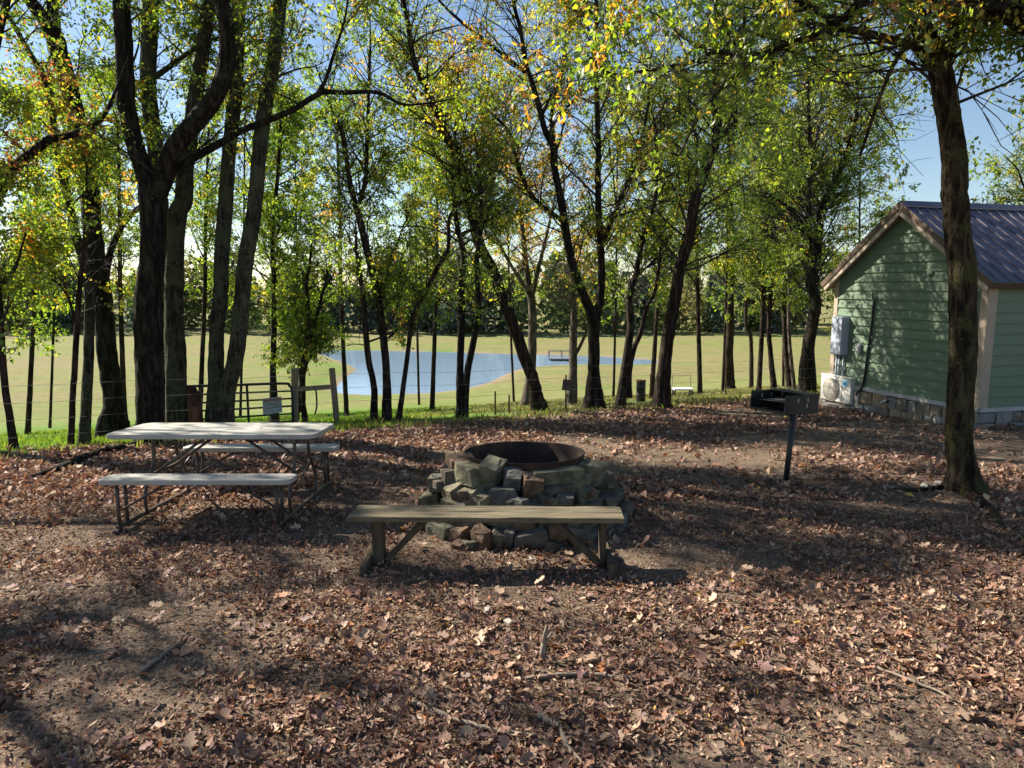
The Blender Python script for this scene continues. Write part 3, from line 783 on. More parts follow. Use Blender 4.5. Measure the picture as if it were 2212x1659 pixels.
for i, (x, d_, dx, where) in enumerate(((110, 21, 15, 'between the left edge trunk and the slim dark sapling'), (225, 24, -12, 'showing through the left trunks'), (520, 22, 10, 'in the gap between the paired trunks and the gate post'),
                               (650, 25, -15, 'over the low leafy tree with crossed stems'), (905, 29, -10, 'above the left half of the pond'), (1110, 24, -18, 'above the bare pale tree'), (1325, 25, 10, 'just left of the thin twin stems'),
                               (1560, 25, 16, 'right behind the lone straight trunk'), (1690, 27, 8, 'above the grill'), (1760, 24, -12, 'touching the kinked trunk by the cabin'), (1850, 26, 10, 'peeping over the cabin eave'))):
    tree('thicket tree beyond the fence ' + where, [S([(x, 868, 6), (x + dx * 0.3, 745, 5.5), (x + dx * 0.6, 600, 5), (x + dx * 0.7, 440, 4), (x + dx, 250, 3)], dd=0.5)],
         'bark_brown', z0=1.0 if i % 3 else 0.3, nb=105, blen=2.1, pal=(G1, G2, Y1)[i % 3], lp=6, ls=0.15, d=d_, ext=2.0, back=0.0, fine=False, group='trees in the thicket beyond the fence')
# --- right foreground
tree('mossy rough barked trunk in front of the green cabin', [
     S([(2084, 1058, 70), (2079, 1000, 61), (2072, 972, 59), (2074, 882, 58), (2079, 778, 57), (2081, 674, 57), (2078, 587, 59), (2069, 500, 53), (2064, 433, 52), (2061, 333, 51), (2045, 233, 49), (2035, 167, 47), (2020, 117, 44), (1991, 67, 42), (1971, 17, 40), (1960, -15, 38)], dd=0.2),
     S([(2030, 150, 30), (2052, 112, 22), (2062, 60, 18), (2068, -10, 15)], d0=0.15, ext=3),
     S([(2018, 108, 20), (1950, 93, 17), (1832, 63, 15), (1755, 77, 14), (1632, 120, 13), (1550, 113, 10), (1483, 137, 9), (1340, 160, 6)], d0=0.1, dd=-0.9, ext=0.6),
     S([(1960, 95, 10), (1925, 150, 9), (1890, 240, 8), (1862, 325, 6)], d0=0.0, dd=-0.4, ext=0.3, leafy=True),
     S([(1640, 118, 9), (1560, 190, 8), (1510, 250, 6), (1470, 330, 5)], d0=-0.5, dd=-0.4, ext=0.3)],
     'bark_moss', z0=3.6, nb=230, blen=1.6, pal=G2, lp=7, ls=0.085, ext=4, elev=(-15, 50), flare=1.38)
tree('overhanging tree whose thick dark limb crosses the top right corner', [
     dict(px=[(3050, 1290, 130), (2960, 900, 110), (2800, 480, 100), (2560, 200, 85), (2330, 98, 72), (2180, 15, 58), (2090, -60, 44)], dd=0.6, ext=2.5),
     S([(2170, 20, 22), (2020, -60, 18), (1880, -10, 18), (1815, 45, 20), (1768, 27, 15), (1715, -5, 12)], d0=0.2, dd=-0.3, ext=1.0)],
     'bark_dark', z0=3.3, nb=150, blen=1.4, pal=G2, lp=7, ls=0.08, d=6.2, elev=(-20, 45))
tree('out of reach tree at the left edge with a reddish crown and arching limb', [
     S([(-90, 980, 50), (-80, 800, 46), (-62, 600, 42), (-45, 500, 38), (-10, 425, 30), (27, 367, 26), (67, 333, 22), (110, 300, 18), (150, 293, 14), (215, 262, 9)], dd=0.6),
     S([(-62, 600, 30), (-60, 450, 28), (-40, 250, 24), (-10, 100, 18)], dd=0.2, ext=3),
     S([(-58, 650, 13), (-20, 630, 12), (21, 596, 10), (40, 560, 6)], ext=0.4)],
     'bark_dark', z0=2.6, nb=30, blen=1.2, pal=R1, ext=1.0, top=25)
# --- trees just out of the picture whose crowns reach in and shade the yard
def free_tree(label, x, y, h, r, pal, nb, bark='bark_dark', z0=2.8, seed=1, keep=0.9):
    rng = np.random.default_rng(900 + seed)
    z = tz(x, y); P = [np.array([x, y, z - 0.15])]; d = np.array([0, 0, 1.0])
    k = 9
    for i in range(k):
        d = unit(d + rng.normal(0, 0.09, 3) + [0, 0, 0.1]); P.append(P[-1] + d * h / k)
    P = np.array(P); R = np.linspace(r, r * 0.12, k + 1); R[0] *= 1.4
    e = empty('tree', (x, y, z), label, 'tree')
    stems = [(catmull(P, 5), None)]
    stems[0] = (stems[0][0], np.interp(np.linspace(0, k, len(stems[0][0])), np.arange(k + 1), R))
    V, F = tube_arrays(stems[0][0], stems[0][1], 14, True, 0.08, seed)
    mesh_obj('trunk', V, F, M[bark], e, smooth=True)
    for j in range(4):
        i0 = rng.integers(3, 7); a = rng.uniform(0, 2 * np.pi)
        q = P[i0]; dd = unit(np.array([math.cos(a), math.sin(a), 0.9])); pts = [q]
        for m in range(5):
            dd = unit(dd + rng.normal(0, 0.15, 3) + [0, 0, 0.05]); pts.append(pts[-1] + dd * h * 0.07)
        pp = catmull(pts, 4); rr = np.linspace(R[i0] * 0.6, 0.015, len(pp))
        V, F = tube_arrays(pp, rr, 10, True, 0.06, seed + j); mesh_obj('limb', V, F, M[bark], e, smooth=True)
        stems.append((pp, rr))
    (TV, TF), (V, F, C) = grow(stems, rng, z0 + z, nb, 1.8, pal, 7, 0.085, keep=keep)
    cr = mesh_obj('crown', V, F, M['leaf'], e, col=C); cr['kind'] = 'stuff'
    tw = mesh_obj('twigs', TV, TF, M['twig'], cr); tw['kind'] = 'stuff'
free_tree('tree left of the picture shading the near leaves', -7.6, 5.6, 10.5, 0.2, G2, 34, seed=1, z0=5.5)
free_tree('farther tree left of the picture shading the picnic table', -10.5, 9.0, 10.5, 0.22, Y1, 75, seed=2, z0=4.0)
free_tree('leafy tree rising behind the cabin roof', 15.5, 21.0, 7.5, 0.18, G1, 120, seed=4, z0=1.5)
print('LEAF TRIS', LEAVES[0])

# ------------------------------------------------------------------ far wood and field things
def far_wood():
    rng = np.random.default_rng(55)
    Vs, Fs, Cs, o = [], [], [], 0
    for i in range(230):
        x = rng.uniform(-150, 150); row = rng.integers(0, 3)
        y = 122 + row * 9 + rng.uniform(-3, 3) + 0.0004 * x * x + 0.03 * x
        z = tz(x, y); h = rng.uniform(5.0, 12.5) + row * 1.2; wd = rng.uniform(2.6, 4.6)
        n = 330
        t = rng.random(n) ** 0.8
        cedar = rng.random() < 0.25
        prof = (1 - t * 0.92) if cedar else np.sqrt(np.clip(1 - (t * 1.9 - 0.85) ** 2 * 0.82, 0.02, 1))
        a = rng.uniform(0, 2 * np.pi, n); q = np.sqrt(rng.uniform(0.25, 1, n)) * wd * prof * (0.55 if cedar else 1)
        pos = np.stack([x + q * np.cos(a), y + q * np.sin(a), z + 0.3 + t * h], -1)
        base = np.array([[0.10, 0.13, 0.065], [0.13, 0.16, 0.065], [0.20, 0.185, 0.08], [0.075, 0.105, 0.085]][rng.integers(0, 4) if not cedar else 3])
        C = base * rng.uniform(0.65, 1.35, (n, 1))
        V, F, Cc = leaf_cloud(pos, unit(rng.normal(0, 1, (n, 3))), rng.uniform(0.6, 1.25, n), C, rng, wid=0.42)
        Vs.append(V); Fs.append(F + o); Cs.append(Cc); o += len(V)
    ob = mesh_obj('distant_woods', np.concatenate(Vs), np.concatenate(Fs), M['far_leaf'], col=np.concatenate(Cs))
    tag(ob, 'dark wood closing off the far side of the field', 'woods', None, 'stuff')
far_wood()
M['white'] = grain('white_paint', (0.72, 0.72, 0.70), (0.82, 0.82, 0.80), 5, 0.5, 0.05)
M['black_steel'] = grain('black_steel', (0.012, 0.012, 0.013), (0.03, 0.028, 0.027), 9, 0.5, 0.12, spec=0.4)
M['post_wood'] = grain('weathered_post', (0.16, 0.11, 0.075), (0.33, 0.24, 0.17), 4, 0.85, 0.4, stretch=(6, 6, 0.6))
M['gate_black'] = grain('gate_tube', (0.012, 0.014, 0.014), (0.035, 0.04, 0.04), 6, 0.45, 0.05)
M['wire'] = grain('fence_wire', (0.10, 0.10, 0.10), (0.22, 0.21, 0.20), 5, 0.6, 0)
M['rust'] = grain('rusty_steel', (0.055, 0.028, 0.018), (0.16, 0.075, 0.04), 7, 0.8, 0.35, c2=(0.30, 0.15, 0.075))
M['sign_grey'] = grain('faded_sign', (0.30, 0.31, 0.34), (0.46, 0.46, 0.48), 12, 0.6, 0.05)
M['sign_ink'] = grain('faded_sign_print', (0.10, 0.09, 0.09), (0.2, 0.17, 0.17), 30, 0.7, 0)
M['sign_red'] = grain('faded_sign_band', (0.28, 0.12, 0.10), (0.36, 0.2, 0.17), 30, 0.7, 0)

# gate
gd = 12.7
gp = lambda x, y, d=gd: Vector(at(x, y, d))
gR, gL = gp(630, 828, 12.9), gp(405, 857, 11.6)
gate_base = np.array([gR.x, gR.y, tz(gR.x, gR.y)])
gate = empty('tube_gate', gate_base, 'black tube gate with rounded corner hung on the wooden post', 'gate')
ga = Vector((gL.x - 0.42, gL.y - 0.2, 0)); gb = Vector((gR.x, gR.y, 0))
def gpt(s, h):
    p = ga.lerp(gb, s); g0 = tz(gb.x, gb.y); g1 = tz(ga.x, ga.y)
    return np.array([p.x, p.y, (g1 * (1 - s) + g0 * s) + h])
top_h = gR.z - tz(gb.x, gb.y)
glen = (gb - ga).length
c = 0.16
rim = [gpt(0, 0.12), gpt(0, top_h - c), gpt(0 + 0.3 * c / glen, top_h - 0.3 * c), gpt(c / glen, top_h), gpt(0.5, top_h), gpt(1 - c / glen, top_h),
       gpt(1 - 0.3 * c / glen, top_h - 0.3 * c), gpt(1, top_h - c), gpt(1, 0.12)]
tube('frame_tube', catmull(rim, 5), 0.024, M['gate_black'], gate, 8)
for h in np.linspace(0.12, top_h, 6)[:-1]:
    tube('rail', [gpt(0.004, h), gpt(0.5, h), gpt(0.996, h)], 0.017, M['gate_black'], gate, 8)
for s in (0.3, 0.645):
    a, b = gpt(s, 0.1), gpt(s, top_h - 0.01)
    bar('brace', a + np.array([0, -0.02, 0]), b + np.array([0, -0.02, 0]), 0.05, 0.03, M['gate_black'], gate, up=(1, 0, 0))
gdir = (gb - ga).normalized()
Rg = frame(gdir)
s0 = gpt(0.84, top_h - 0.40); s0[1] -= 0.04
sg = bm_obj('warning_sign', box_bm(s0, (0.36, 0.008, 0.30), Rg, 0.003), M['sign_grey'], None, origin=s0)
tag(sg, 'small faded grey sign wired to the tube gate', 'sign')
for i, (dz, ww, mt) in enumerate(((0.105, 0.33, 'sign_red'), (0.04, 0.27, 'sign_ink'), (0.0, 0.29, 'sign_ink'), (-0.04, 0.24, 'sign_ink'))):
    q = Vector(s0) + Vector((0, 0, dz)) + Vector((gdir.y, -gdir.x, 0)) * 0.006
    box('printed_line', q, (ww, 0.003, 0.05 if i == 0 else 0.012), M[mt], sg, Rg, 0)
# wooden H brace
hb = gp(637, 930, 13.0); 
def post(name, x, y0, y1, d, wd, label=None, parent=None):
    pass
pA0, pA1 = gp(637, 905, 13.0), gp(637, 795, 13.0)
pB0, pB1 = gp(727, 905, 13.2), gp(717, 795, 13.2)
hbase = np.array([pA0.x, pA0.y, tz(pA0.x, pA0.y)])
hbr = empty('fence_brace', hbase, 'brown wooden post and rail brace holding the gate', 'fence post')
for p0, p1, wd in ((pA0, pA1, 0.115), (pB0, pB1, 0.10)):
    q = Vector((p0.x + (p0.x - p1.x) * 0.3, p0.y, tz(p0.x, p0.y) - 0.15))
    bar('post', q, p1, wd, wd, M['post_wood'], hbr, up=(0, 1, 0), bevel=0.012)
bar('cross_rail', gp(640, 841, 12.98), gp(722, 835, 13.16), 0.09, 0.085, M['post_wood'], hbr, bevel=0.01)
st = catmull([np.array(gp(682, 842, 12.9)), np.array(gp(684, 858, 12.88)), np.array(gp(684, 880, 12.88)), np.array(gp(680, 895, 12.88))], 5)
tag(tube('hanging_strap', st, 0.016, M['black_steel'], None, 6, origin=st[0]), 'dark strap hanging from the wooden cross rail', 'strap')

# broken stump between the trunks
def stump():
    b = at(424, 935, 10.9); b[2] = tz(b[0], b[1])
    e = empty('broken_stump', b, 'reddish broken stump standing between the dark trunks', 'stump')
    rng = np.random.default_rng(4); sides = 16; V = []; rows = 7
    for i in range(rows):
        for j in range(sides):
            a = j * 2 * np.pi / sides; hmax = 0.62 + 0.14 * math.cos(a - 2.4) + 0.10 * rng.random() * (i == rows - 1)
            h = hmax * i / (rows - 1); r = 0.115 * (1.25 - 0.35 * min(1, i / 3)) * (1 + 0.12 * (rng.random() - 0.5))
            V.append(b + np.array([r * math.cos(a), r * math.sin(a), h - (0.12 if i == 0 else 0)]))
    i, j = np.meshgrid(np.arange(rows - 1), np.arange(sides), indexing='ij'); j2 = (j + 1) % sides
    F = np.stack([i * sides + j, i * sides + j2, (i + 1) * sides + j2, (i + 1) * sides + j], -1).reshape(-1, 4)
    k = len(V); V.append(b + np.array([0, 0, 0.5])); a = np.arange(sides); o = (rows - 1) * sides
    T = np.stack([o + a, o + (a + 1) % sides, np.full(sides, k)], -1)
    mesh_obj('trunk', np.array(V), [F, T], grain('rotten_wood', (0.07, 0.03, 0.018), (0.22, 0.10, 0.055), 5, 0.95, 0.6, stretch=(5, 5, 1)), e, smooth=True)
stump()

# wire fence along the edge
posts = []
def tpost(px, y0, y1, label):
    g = ground(px, y0); e = np.array(g)
    topz = at(px, y1, e[1])[2]
    o = empty('steel_fence_post', e, label, 'fence post', 'thin steel posts of the wire fence')
    bm = box_bm((e[0], e[1], (e[2] - 0.1 + topz) / 2), (0.035, 0.006, topz - e[2] + 0.1))
    box_bm((e[0], e[1] + 0.015, (e[2] - 0.1 + topz) / 2), (0.006, 0.03, topz - e[2] + 0.1), bm=bm)
    bm_obj('post', bm, M['rust'], o)
    bm = None
    for k in range(5):
        z = e[2] + (topz - e[2]) * (0.25 + 0.15 * k)
        bm = box_bm((e[0], e[1] - 0.006, z), (0.02, 0.01, 0.012), bm=bm) if bm else box_bm((e[0], e[1] - 0.006, z), (0.02, 0.01, 0.012))
    bm_obj('studs', bm, M['rust'], o)
    posts.append((e[0], e[1], e[2], topz)); return o
tpost(1011, 899, 840, 'steel fence post touching the twin stems by the pond')
tpost(1070, 896, 845, 'steel fence post standing in the gap left of the leaning trunk')
tpost(1100, 893, 853, 'shorter steel fence post nearest the leaning trunk')
sp = tpost(1222, 885, 810, 'steel fence post carrying a small dark plate')
tpost(1404, 862, 808, 'steel fence post right beside the black barrel')
tpost(1567, 853, 793, 'steel fence post hugging the lone straight trunk')
pe = base_of(sp)
pl = (pe[0] + 0.07, pe[1] - 0.03, at(1226, 832, pe[1])[2])
so = box('fence_plate', pl, (0.30, 0.012, 0.24), grain('dark_plate', (0.05, 0.035, 0.03), (0.12, 0.09, 0.075), 8, 0.7, 0.2), None, Matrix.Rotation(0.12, 3, 'Y'), 0.004, origin=pl)
tag(so, 'small dark weathered plate fixed to a fence post', 'sign')
def edge_y(x): return 13.2 + 0.6 * x
xs = np.linspace(-14, 12, 60)
wires = empty('wire_fence', (0, edge_y(0), tz(0, edge_y(0))), 'thin wire strands strung along the edge of the yard', 'fence')
for h in (0.22, 0.46, 0.70, 0.94):
    pts = np.array([[x, edge_y(x) + 0.25, tz(x, edge_y(x) + 0.25) + h + 0.012 * math.sin(x * 2.1)] for x in xs])
    tube('wire', pts, 0.0022, M['wire'], wires, 4)

# barrel
def barrel():
    b = at(1384, 862, 17.5); b[2] = tz(b[0], b[1])
    top = at(1384, 822, 17.5)[2]; h = top - b[2]; r = 0.5 * 20 * K / FPX * 17.5
    e = empty('steel_barrel', b, 'black steel barrel standing by the fence', 'barrel')
    z = np.array([0, 0.02, 0.3, 0.32, 0.34, 0.36, 0.64, 0.66, 0.68, 0.7, 0.98, 1.0]) * h
    q = np.array([0.98, 1, 1, 1.04, 1.04, 1, 1, 1.04, 1.04, 1, 1, 0.97]) * r
    V, F = tube_arrays(np.stack([np.full(12, b[0]), np.full(12, b[1]), b[2] + z], -1), q, 20)
    mesh_obj('drum', V, F, M['black_steel'], e, smooth=False)
    tp = np.array([[b[0] + r * math.cos(a), b[1] + r * math.sin(a), b[2] + h] for a in np.linspace(0, 2 * np.pi, 25)])
    tube('rim', tp, 0.012, M['rust'], e, 6)
barrel()

def feeder():
    b = at(1474, 850, 22.0); b[2] = tz(b[0], b[1]); z = at(1474, 840, 22)[2]
    e = empty('field_bench', b, 'small white topped stand out in the field', 'stand')
    box('top', (b[0], b[1], z), (0.62, 0.4, 0.05), M['white'], e, None, 0.01)
    for sx in (-0.27, 0.27):
        for sy in (-0.15, 0.15):
            bar('leg', (b[0] + sx, b[1] + sy, b[2] - 0.05), (b[0] + sx, b[1] + sy, z - 0.02), 0.05, 0.05, M['black_steel'], e, up=(0, 1, 0))
    for sx in (-0.3, 0.3):
        bar('upright', (b[0] + sx, b[1] + 0.18, z), (b[0] + sx, b[1] + 0.18, z + 0.42), 0.02, 0.02, M['wire'], e, up=(0, 1, 0))
    bar('top_wire', (b[0] - 0.3, b[1] + 0.18, z + 0.42), (b[0] + 0.3, b[1] + 0.18, z + 0.42), 0.015, 0.015, M['wire'], e)
feeder()

def dock():
    p = plane_hit(1213, 778, WATER_Z)
    b = np.array([p[0], p[1], WATER_Z])
    M['dock'] = grain('dock_boards', (0.10, 0.13, 0.17), (0.2, 0.22, 0.25), 3, 0.8, 0.2)
    e = empty('floating_dock', b, 'small dark dock with railing floating near the far shore', 'dock')
    for k in range(6):
        box('deck_board', b + np.array([-1.3 + 0.52 * k, 0, 0.25]), (0.49, 2.0, 0.10), M['dock'], e, None, 0.01)
    for sx in (-1.5, 0, 1.5):
        for sy in (-0.9, 0.9):
            bar('post', b + np.array([sx, sy, -0.6]), b + np.array([sx, sy, 1.15]), 0.08, 0.08, M['dock'], e, up=(0, 1, 0))
    for sy in (-0.9, 0.9):
        bar('rail', b + np.array([-1.55, sy, 1.1]), b + np.array([1.55, sy, 1.1]), 0.06, 0.06, M['dock'], e)
dock()

# ------------------------------------------------------------------ cabin
W = Vector((-0.252, 0.968, 0)).normalized()          # along the gable wall, away from the camera
Rr = Vector((W.y, -W.x, 0))                          # along the ridge, to the right
NW = -Rr                                             # outward of the gable wall
NF = -W                                              # outward of the front wall
CD = 11.5
c0 = Vector(at(2126, 745, CD)); c0.z = 0
LW = 3.60
zb = at(2119, 890, CD)[2]; ze = at(2135, 604, CD)[2]
pk = c0 + W * (LW / 2)
zp = at(1955, 452, pk.y)[2]
gz0 = tz(c0.x, c0.y)
cabin_base = np.array([c0.x, c0.y, gz0])
cab = empty('cabin', cabin_base, 'sage green lap sided cabin with dark metal roof and stone base', 'cabin')
M['siding'] = grain('sage_siding', (0.125, 0.18, 0.115), (0.148, 0.208, 0.135), 2.5, 0.6, 0.10, stretch=(1, 1, 12), bscale=14)
M['trim'] = grain('cream_trim', (0.34, 0.275, 0.205), (0.41, 0.335, 0.255), 3, 0.6, 0.1)
M['brown_trim'] = grain('brown_metal_trim', (0.10, 0.07, 0.052), (0.135, 0.095, 0.07), 4, 0.45, 0.05)
M['roof'] = grain('roof_metal', (0.045, 0.038, 0.058), (0.065, 0.053, 0.078), 1.2, 0.32, 0.03, spec=0.6)
M['soffit'] = grain('soffit', (0.26, 0.21, 0.17), (0.31, 0.25, 0.2), 3, 0.7, 0)
M['mortar'] = grain('mortar', (0.10, 0.085, 0.07), (0.17, 0.15, 0.125), 10, 0.95, 0.4)
M['flash'] = grain('base_flashing', (0.36, 0.35, 0.35), (0.46, 0.45, 0.45), 3, 0.45, 0.05)
LF = 7.5                                             # cabin length along the ridge
rise = zp - ze
RG = Matrix((W, NW, Vector((0, 0, 1)))).transposed()
RF = Matrix((Rr, NF, Vector((0, 0, 1)))).transposed()
def wallpt(s, z, out=0.0): 
    p = c0 + W * s + NW * out; return Vector((p.x, p.y, z))
def frontpt(s, z, out=0.0):
    p = c0 + Rr * s + NF * out; return Vector((p.x, p.y, z))
# solid core behind the boards
bm = bmesh.new()
prof = [(0.03, zb), (LW - 0.03, zb), (LW - 0.03, ze), (LW / 2, zp - 0.03), (0.03, ze)]
va = [bm.verts.new(wallpt(s, z, -0.03)) for s, z in prof]; vb = [bm.verts.new(wallpt(s, z, -LF)) for s, z in prof]
bm.faces.new(va); bm.faces.new(vb[::-1])
for i in range(5):
    bm.faces.new((va[i], va[(i + 1) % 5], vb[(i + 1) % 5], vb[i]))
bm_obj('wall_core', bm, M['siding'], cab)
def lap(name, p00, p10, p11, p01, n, mat, t0=0.034, t1=0.004):
    bm = bmesh.new()
    o = [p00 + n * t0, p10 + n * t0, p11 + n * t1, p01 + n * t1]; b_ = [p00 - n * 0.02, p10 - n * 0.02, p11 - n * 0.02, p01 - n * 0.02]
    a = [bm.verts.new(x) for x in o]; b = [bm.verts.new(x) for x in b_]
    bm.faces.new(a); bm.faces.new(b[::-1])
    for i in range(4): bm.faces.new((a[i], b[i], b[(i + 1) % 4], a[(i + 1) % 4]))
    return bm_obj(name, bm, mat, cab)
EXPO = 0.178
k = 0
z = zb + 0.07
while z < zp - 0.03:
    z1 = min(z + EXPO, zp - 0.02)
    def lim(zz):
        if zz <= ze: return 0.0
        return (zz - ze) / rise * (LW / 2)
    a0, a1 = lim(z), lim(z1)
    lap('siding_board', wallpt(a0, z), wallpt(LW - a0, z), wallpt(LW - a1, z1 + 0.015), wallpt(a1, z1 + 0.015), NW, M['siding'])
    if z1 < ze + 0.1:
        lap('siding_board', frontpt(0, z), frontpt(LF, z), frontpt(LF, z1 + 0.015), frontpt(0, z1 + 0.015), NF, M['siding'])
    z += EXPO
# base flashing
box('base_flashing', wallpt(LW / 2, zb + 0.03, 0.03), (LW + 0.04, 0.05, 0.075), M['flash'], cab, RG, 0.006)
box('base_flashing', frontpt(LF / 2, zb + 0.03, 0.03), (LF, 0.05, 0.075), M['flash'], cab, RF, 0.006)
# corner boards
zc = (zb + 0.07 + ze + 0.06) / 2; hc = ze - zb
box('corner_trim', wallpt(0.045, zc, 0.022), (0.13, 0.03, hc), M['trim'], cab, RG, 0.004)
box('corner_trim', frontpt(0.055, zc, 0.0225), (0.19, 0.032, hc), M['trim'], cab, RF, 0.004)
box('corner_trim', wallpt(LW - 0.055, zc, 0.022), (0.12, 0.03, hc), M['trim'], cab, RG, 0.004)
box('eave_trim', frontpt(LF / 2, ze - 0.03, 0.03), (LF, 0.03, 0.16), M['trim'], cab, RF, 0.004)
# roof
OV = 0.20; OE = 0.26
sl = Vector((0, 0, rise)) + W * (LW / 2)             # from front eave to ridge
sl_len = sl.length; sdir = sl.normalized()
ridge0 = wallpt(LW / 2, zp + 0.10)
roof = empty('roof', cabin_base); roof.parent = cab; roof.location = (0, 0, 0); BASE[roof.name] = cabin_base
total = sl_len + OE
for side in (0, 1):
    dv = -sdir if side == 0 else Vector((W.x, W.y, 0)) * (LW / 2) * (1 / sl_len) * 1.0 - Vector((0, 0, rise)) / sl_len
    dv = dv.normalized()
    n = Rr.cross(dv); n = n if n.z > 0 else -n
    PW = 0.235
    start = ridge0 - Rr * OV * -1.0
    nP = int((LF + 2 * OV) / PW)
    for i in range(nP):
        s0_ = -OV + i * PW
        bm = bmesh.new()
        pr = [(0, 0), (PW - 0.05, 0), (PW - 0.036, 0.022), (PW - 0.014, 0.022), (PW, 0.0), (PW, -0.012), (0, -0.012)]
        A = [bm.verts.new(ridge0 + Rr * (s0_ + x) + n * y) for x, y in pr]
        B = [bm.verts.new(ridge0 + Rr * (s0_ + x) + n * y + dv * total) for x, y in pr]
        bm.faces.new(A); bm.faces.new(B[::-1])
        for q in range(len(pr)): bm.faces.new((A[q], A[(q + 1) % len(pr)], B[(q + 1) % len(pr)], B[q]))
        bm_obj('roof_panel', bm, M['roof'], roof)
    # deck and soffit under the panels
    mid = ridge0 + dv * (total / 2) + Rr * (LF / 2) - n * 0.055
    box('roof_deck', mid, (LF + 2 * OV - 0.06, total - 0.02, 0.07), M['soffit'], roof, Matrix((Rr, dv.cross(Rr).cross(Rr) * -1 if False else dv, n)).transposed(), 0)
    # rake fascia: brown metal over a cream board
    fz = ridge0 - Rr * (OV - 0.0) + dv * (total / 2)
    Rk = Matrix((dv, Rr, n)).transposed()
    box('rake_trim', fz - n * 0.025 - Rr * 0.012, (total + 0.03, 0.03, 0.11), M['brown_trim'], roof, Rk, 0.004)
    box('rake_board', fz - n * 0.125 + Rr * 0.006, (total + 0.01, 0.03, 0.09), M['trim'], roof, Rk, 0.004)
    ev = ridge0 + dv * (total + 0.005) + Rr * (LF / 2) - n * 0.05
    box('eave_fascia', ev, (LF + 2 * OV, 0.02, 0.12), M['trim'] if side else M['brown_trim'], roof, Matrix((Rr, dv, n)).transposed(), 0.003)
bm = bmesh.new()
cp = []
for t in (0, 1):
    q = ridge0 + Rr * (-OV - 0.02 + t * (LF + 2 * OV + 0.04))
    cp.append([bm.verts.new(q + v_) for v_ in (Vector((0, 0, 0.055)), -sdir * 0.16 + Vector((0, 0, 0.045)), -sdir * 0.16 + Vector((0, 0, 0.02)), Vector((0, 0, 0.02)),
              (Vector((W.x, W.y, 0)) * (LW / 2) - Vector((0, 0, rise))).normalized() * 0.16 + Vector((0, 0, 0.02)), (Vector((W.x, W.y, 0)) * (LW / 2) - Vector((0, 0, rise))).normalized() * 0.16 + Vector((0, 0, 0.045)))])
bm.faces.new(cp[0]); bm.faces.new(cp[1][::-1])
for i in range(6): bm.faces.new((cp[0][i], cp[0][(i + 1) % 6], cp[1][(i + 1) % 6], cp[1][i]))
bm_obj('ridge_cap', bm, M['roof'], roof)
# stone base
STONES = [grain('stone_%d' % i, a, b, 6, 0.9, 0.5) for i, (a, b) in enumerate([
    ((0.22, 0.16, 0.11), (0.36, 0.28, 0.19)), ((0.30, 0.22, 0.14), (0.45, 0.36, 0.25)), ((0.20, 0.11, 0.085), (0.32, 0.19, 0.145)),
    ((0.17, 0.165, 0.16), (0.29, 0.28, 0.26)), ((0.14, 0.115, 0.09), (0.25, 0.21, 0.165))])]
def rock_bm(center, size, R, rng, jit=0.16, bevel=0.06, rough=0.022):
    bm = bmesh.new()
    pts = []
    for sx in (-1, 1):
        for sy in (-1, 1):
            for sz in (-1, 1):
                pts.append(Vector((sx * size[0] / 2 * (1 + rng.uniform(-jit, jit)), sy * size[1] / 2 * (1 + rng.uniform(-jit, jit)), sz * size[2] / 2 * (1 + rng.uniform(-jit, jit)))))
    for ax in range(3):
        if rng.random() < 0.6:
            p = Vector((rng.uniform(-.3, .3) * size[0], rng.uniform(-.3, .3) * size[1], rng.uniform(-.3, .3) * size[2])); p[ax] = size[ax] * 0.56 * rng.choice((-1, 1)); pts.append(p)
    for p in pts: bm.verts.new(p)
    bmesh.ops.convex_hull(bm, input=list(bm.verts))
    for v in [v for v in bm.verts if not v.link_faces]: bm.verts.remove(v)
    bmesh.ops.bevel(bm, geom=list(bm.edges), offset=min(size) * bevel, segments=1, affect='EDGES')
    if rough:
        bmesh.ops.triangulate(bm, faces=bm.faces)
        bmesh.ops.subdivide_edges(bm, edges=[q for q in bm.edges if q.calc_length() > min(size) * 0.3], cuts=1, use_grid_fill=False)
        bmesh.ops.triangulate(bm, faces=bm.faces)
        for v in bm.verts: v.co += Vector(rng.normal(0, 1, 3)) * min(size) * rough
    bmesh.ops.transform(bm, matrix=Matrix.Translation(Vector(center)) @ R.to_4x4(), verts=bm.verts)
    return bm
srng = np.random.default_rng(12)
def stone_row(ptf, length, R, z0f, z1):
    s = 0.0
    for row in range(2):
        s = -0.04
        while s < length:
            wd = srng.uniform(0.2, 0.42); 
            p = ptf(s + wd / 2, 0); zlo = z0f(p) - 0.1
            hh = (z1 - zlo) / 2; hv = hh * srng.uniform(0.86, 1.1)
            c_ = ptf(s + wd / 2, zlo + hh * (row + 0.5), -0.02)
            bm = rock_bm(c_, (wd - 0.025, 0.16, hv), R, srng, 0.1, 0.08)
            bm_obj('stone', bm, STONES[srng.integers(0, 5)], cab)
            s += wd
stone_row(wallpt, LW, RG, lambda p: tz(p.x, p.y), zb - 0.02)
stone_row(frontpt, 3.2, RF, lambda p: tz(p.x, p.y), zb - 0.02)
bb = bmesh.new()
box_bm(wallpt(LW / 2, zb - 0.35, -0.09), (LW, 0.12, 0.68), RG, bm=bb); box_bm(frontpt(LF / 2, zb - 0.35, -0.09), (LF, 0.12, 0.68), RF, bm=bb)
bm_obj('foundation', bb, M['mortar'], cab)
